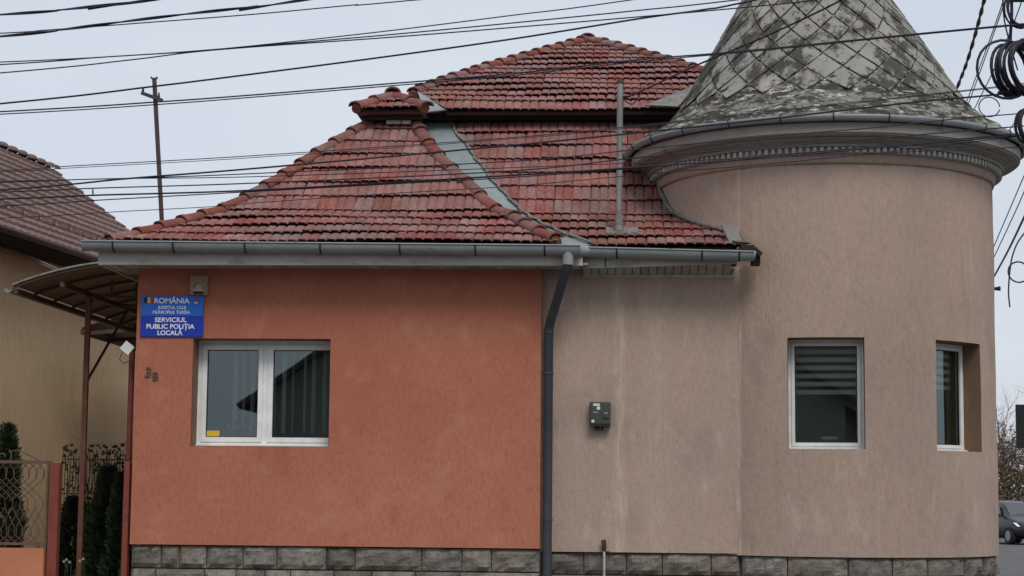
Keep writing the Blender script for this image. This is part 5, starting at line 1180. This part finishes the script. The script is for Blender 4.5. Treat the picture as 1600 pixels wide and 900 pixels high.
# car
def car():
    c0 = atZ(1576, 851, 0); cr = empty('parked_car', (0, 0, 0)); tag(cr, 'black hatchback with lit looking clear headlights at the end of the side street', 'car')
    cr['label'] = 'black hatchback car in the side street right of the turret'
    # local: x forward (towards camera), y left, z up
    secs = [(-1.95, .62, .52, .98, .98), (-1.9, .78, .30, 1.0, 1.32), (-1.5, .86, .22, 1.02, 1.52), (-.6, .88, .2, 1.0, 1.60), (.1, .88, .2, .98, 1.58), (.55, .88, .2, .97, 1.40), (1.05, .87, .2, .96, 1.0), (1.6, .84, .22, .88, .90), (1.95, .76, .28, .76, .78), (2.08, .58, .36, .62, .64)]
    mb = MB(); vs_ = []
    for x_, hw, zb, zs_, zt in secs:
        th = hw * (.72 if zt - zs_ > .1 else .93)
        half = [(0, zb), (hw * .8, zb), (hw * .98, zb + .12), (hw, (zb + zs_) / 2), (hw * .97, zs_), (th, zs_ + (zt - zs_) * .85 if zt > zs_ else zs_), (th * .8, zt), (0, zt + .015)]
        vs_ += [(x_, y_, z_) for y_, z_ in half] + [(x_, -y_, z_) for y_, z_ in half[-2:0:-1]]
    n = 14; fs_ = [(i * n + k, i * n + (k + 1) % n, (i + 1) * n + (k + 1) % n, (i + 1) * n + k) for i in range(len(secs) - 1) for k in range(n)]; fs_ += [tuple(range(n - 1, -1, -1)), tuple((len(secs) - 1) * n + k for k in range(n))]
    mb.add(vs_, fs_, True); parts = [mb.build('body', M['carpaint'], None)]
    parts[0].modifiers.new('sub', 'SUBSURF').levels = 1; parts[0].modifiers['sub'].render_levels = 2
    def add(mb, nm, m): o = mb.build(nm, M[m], None); parts.append(o); return o
    mb = MB(); mb.quad((1.08, -.66, 1.03), (1.08, .66, 1.03), (.34, .55, 1.52), (.34, -.55, 1.52)); o = add(mb, 'windscreen', 'carglass')
    for s_ in (-1, 1):
        mb = MB(); mb.quad((.75, s_ * .86, 1.03), (-.5, s_ * .88, 1.06), (-.45, s_ * .73, 1.46), (.3, s_ * .72, 1.44)); add(mb, 'side_window', 'carglass')
        mb = MB(); mb.quad((-.56, s_ * .88, 1.06), (-1.35, s_ * .87, 1.1), (-1.2, s_ * .73, 1.42), (-.52, s_ * .73, 1.46)); add(mb, 'side_window', 'carglass')
        mb = MB(); mb.add([(2.0, s_ * .5, .62), (1.84, s_ * .80, .66), (1.62, s_ * .86, .80), (1.80, s_ * .74, .80), (1.97, s_ * .5, .72)], [(0, 1, 2, 3, 4)]); o = add(mb, 'headlight', 'carlamp'); o.modifiers.new('thick', 'SOLIDIFY').thickness = .05; o.modifiers[0].offset = 0
        mb = MB(); mb.box(.62, .8, s_ * .98 - .09, s_ * .98 + .09, 1.0, 1.13); o = add(mb, 'mirror', 'carpaint'); o.modifiers.new('bevel', 'BEVEL').width = .04
        for x_ in (1.28, -1.25):
            mb = MB(); mb.tube([(x_, s_ * .68, .32), (x_, s_ * .70, .32), (x_, s_ * .88, .32), (x_, s_ * .9, .32)], [.29, .32, .32, .29], 20); wv = add(mb, 'wheel', 'tyre')
            mb = MB(); mb.tube([(x_, s_ * .885, .32), (x_, s_ * .905, .32)], [.21, .19], 16); o = mb.build('rim', M['rim'], wv)
    mb = MB(); mb.box(2.0, 2.09, -.5, .5, .42, .56); add(mb, 'grille', 'black'); mb = MB(); mb.box(2.085, 2.105, -.26, .26, .45, .55); add(mb, 'number_plate', 'white')
    for o in parts: put(o, cr)
    cr.location = (c0.x + .5, c0.y + 1.5, 0); cr.rotation_euler = (0, 0, R(-90 + 16)); cr.scale = (1.04,) * 3
car()
# houses across the street, seen mirrored in the window glass
def far_house(x0, x1, y0, y1, ze, zr, label):
    h = empty('opposite_house', ((x0 + x1) / 2, y1, 0)); tag(h, label, 'house', 'houses across the street'); xm_ = (x0 + x1) / 2
    MB().box(x0 + .5, x1 - .5, y0, y1 - .402, 0, ze - .01).build('wall', M['farwall'], h)
    zq = ze - .2 + .5 * (zr - ze + .2) / (xm_ - x0); mb = MB(); mb.add([(x0 + .5, y1 - .4, ze - .5), (x1 - .5, y1 - .4, ze - .5), (x1 - .5, y1 - .4, zq - .02), (xm_, y1 - .4, zr - .02), (x0 + .5, y1 - .4, zq - .02)], [(0, 1, 2, 3, 4)]); mb.build('gable', M['farwall'], h)
    mb = MB(); mb.add([(x0, y1, ze - .2), (xm_, y1, zr), (xm_, y0, zr), (x0, y0, ze - .2), (x1, y1, ze - .2), (x1, y0, ze - .2)], [(0, 1, 2, 3), (1, 4, 5, 2)]); o = mb.build('roof', M['farroof'], h); o.modifiers.new('thick', 'SOLIDIFY').thickness = .16
    for k in range(3): xx = x0 + 1.6 + k * (x1 - x0 - 3.2) / 2; MB().box(xx - .5, xx + .5, y1 - .43, y1 - .398, 1.6, 3.0).build('window', M['carglass'], h)
far_house(-10.8, .4, -20, -9, 4.2, 7.9, 'dark roofed gabled house across the street')
far_house(-5.6, 15.5, -34, -21, 8.6, 11.5, 'unseen tall house added to block the sky mirrored in the turret window')  # added out of view to keep bright sky out of the turret window's reflection
far_house(3.2, 13.5, -20, -9.5, 4.4, 8.2, 'second dark roofed house across the street'); far_house(16, 27, -20, -9.5, 4.4, 8.0, 'third dark roofed house across the street'); far_house(-27, -16, -20, -9.5, 4.0, 7.2, 'low dark roofed house across the street')
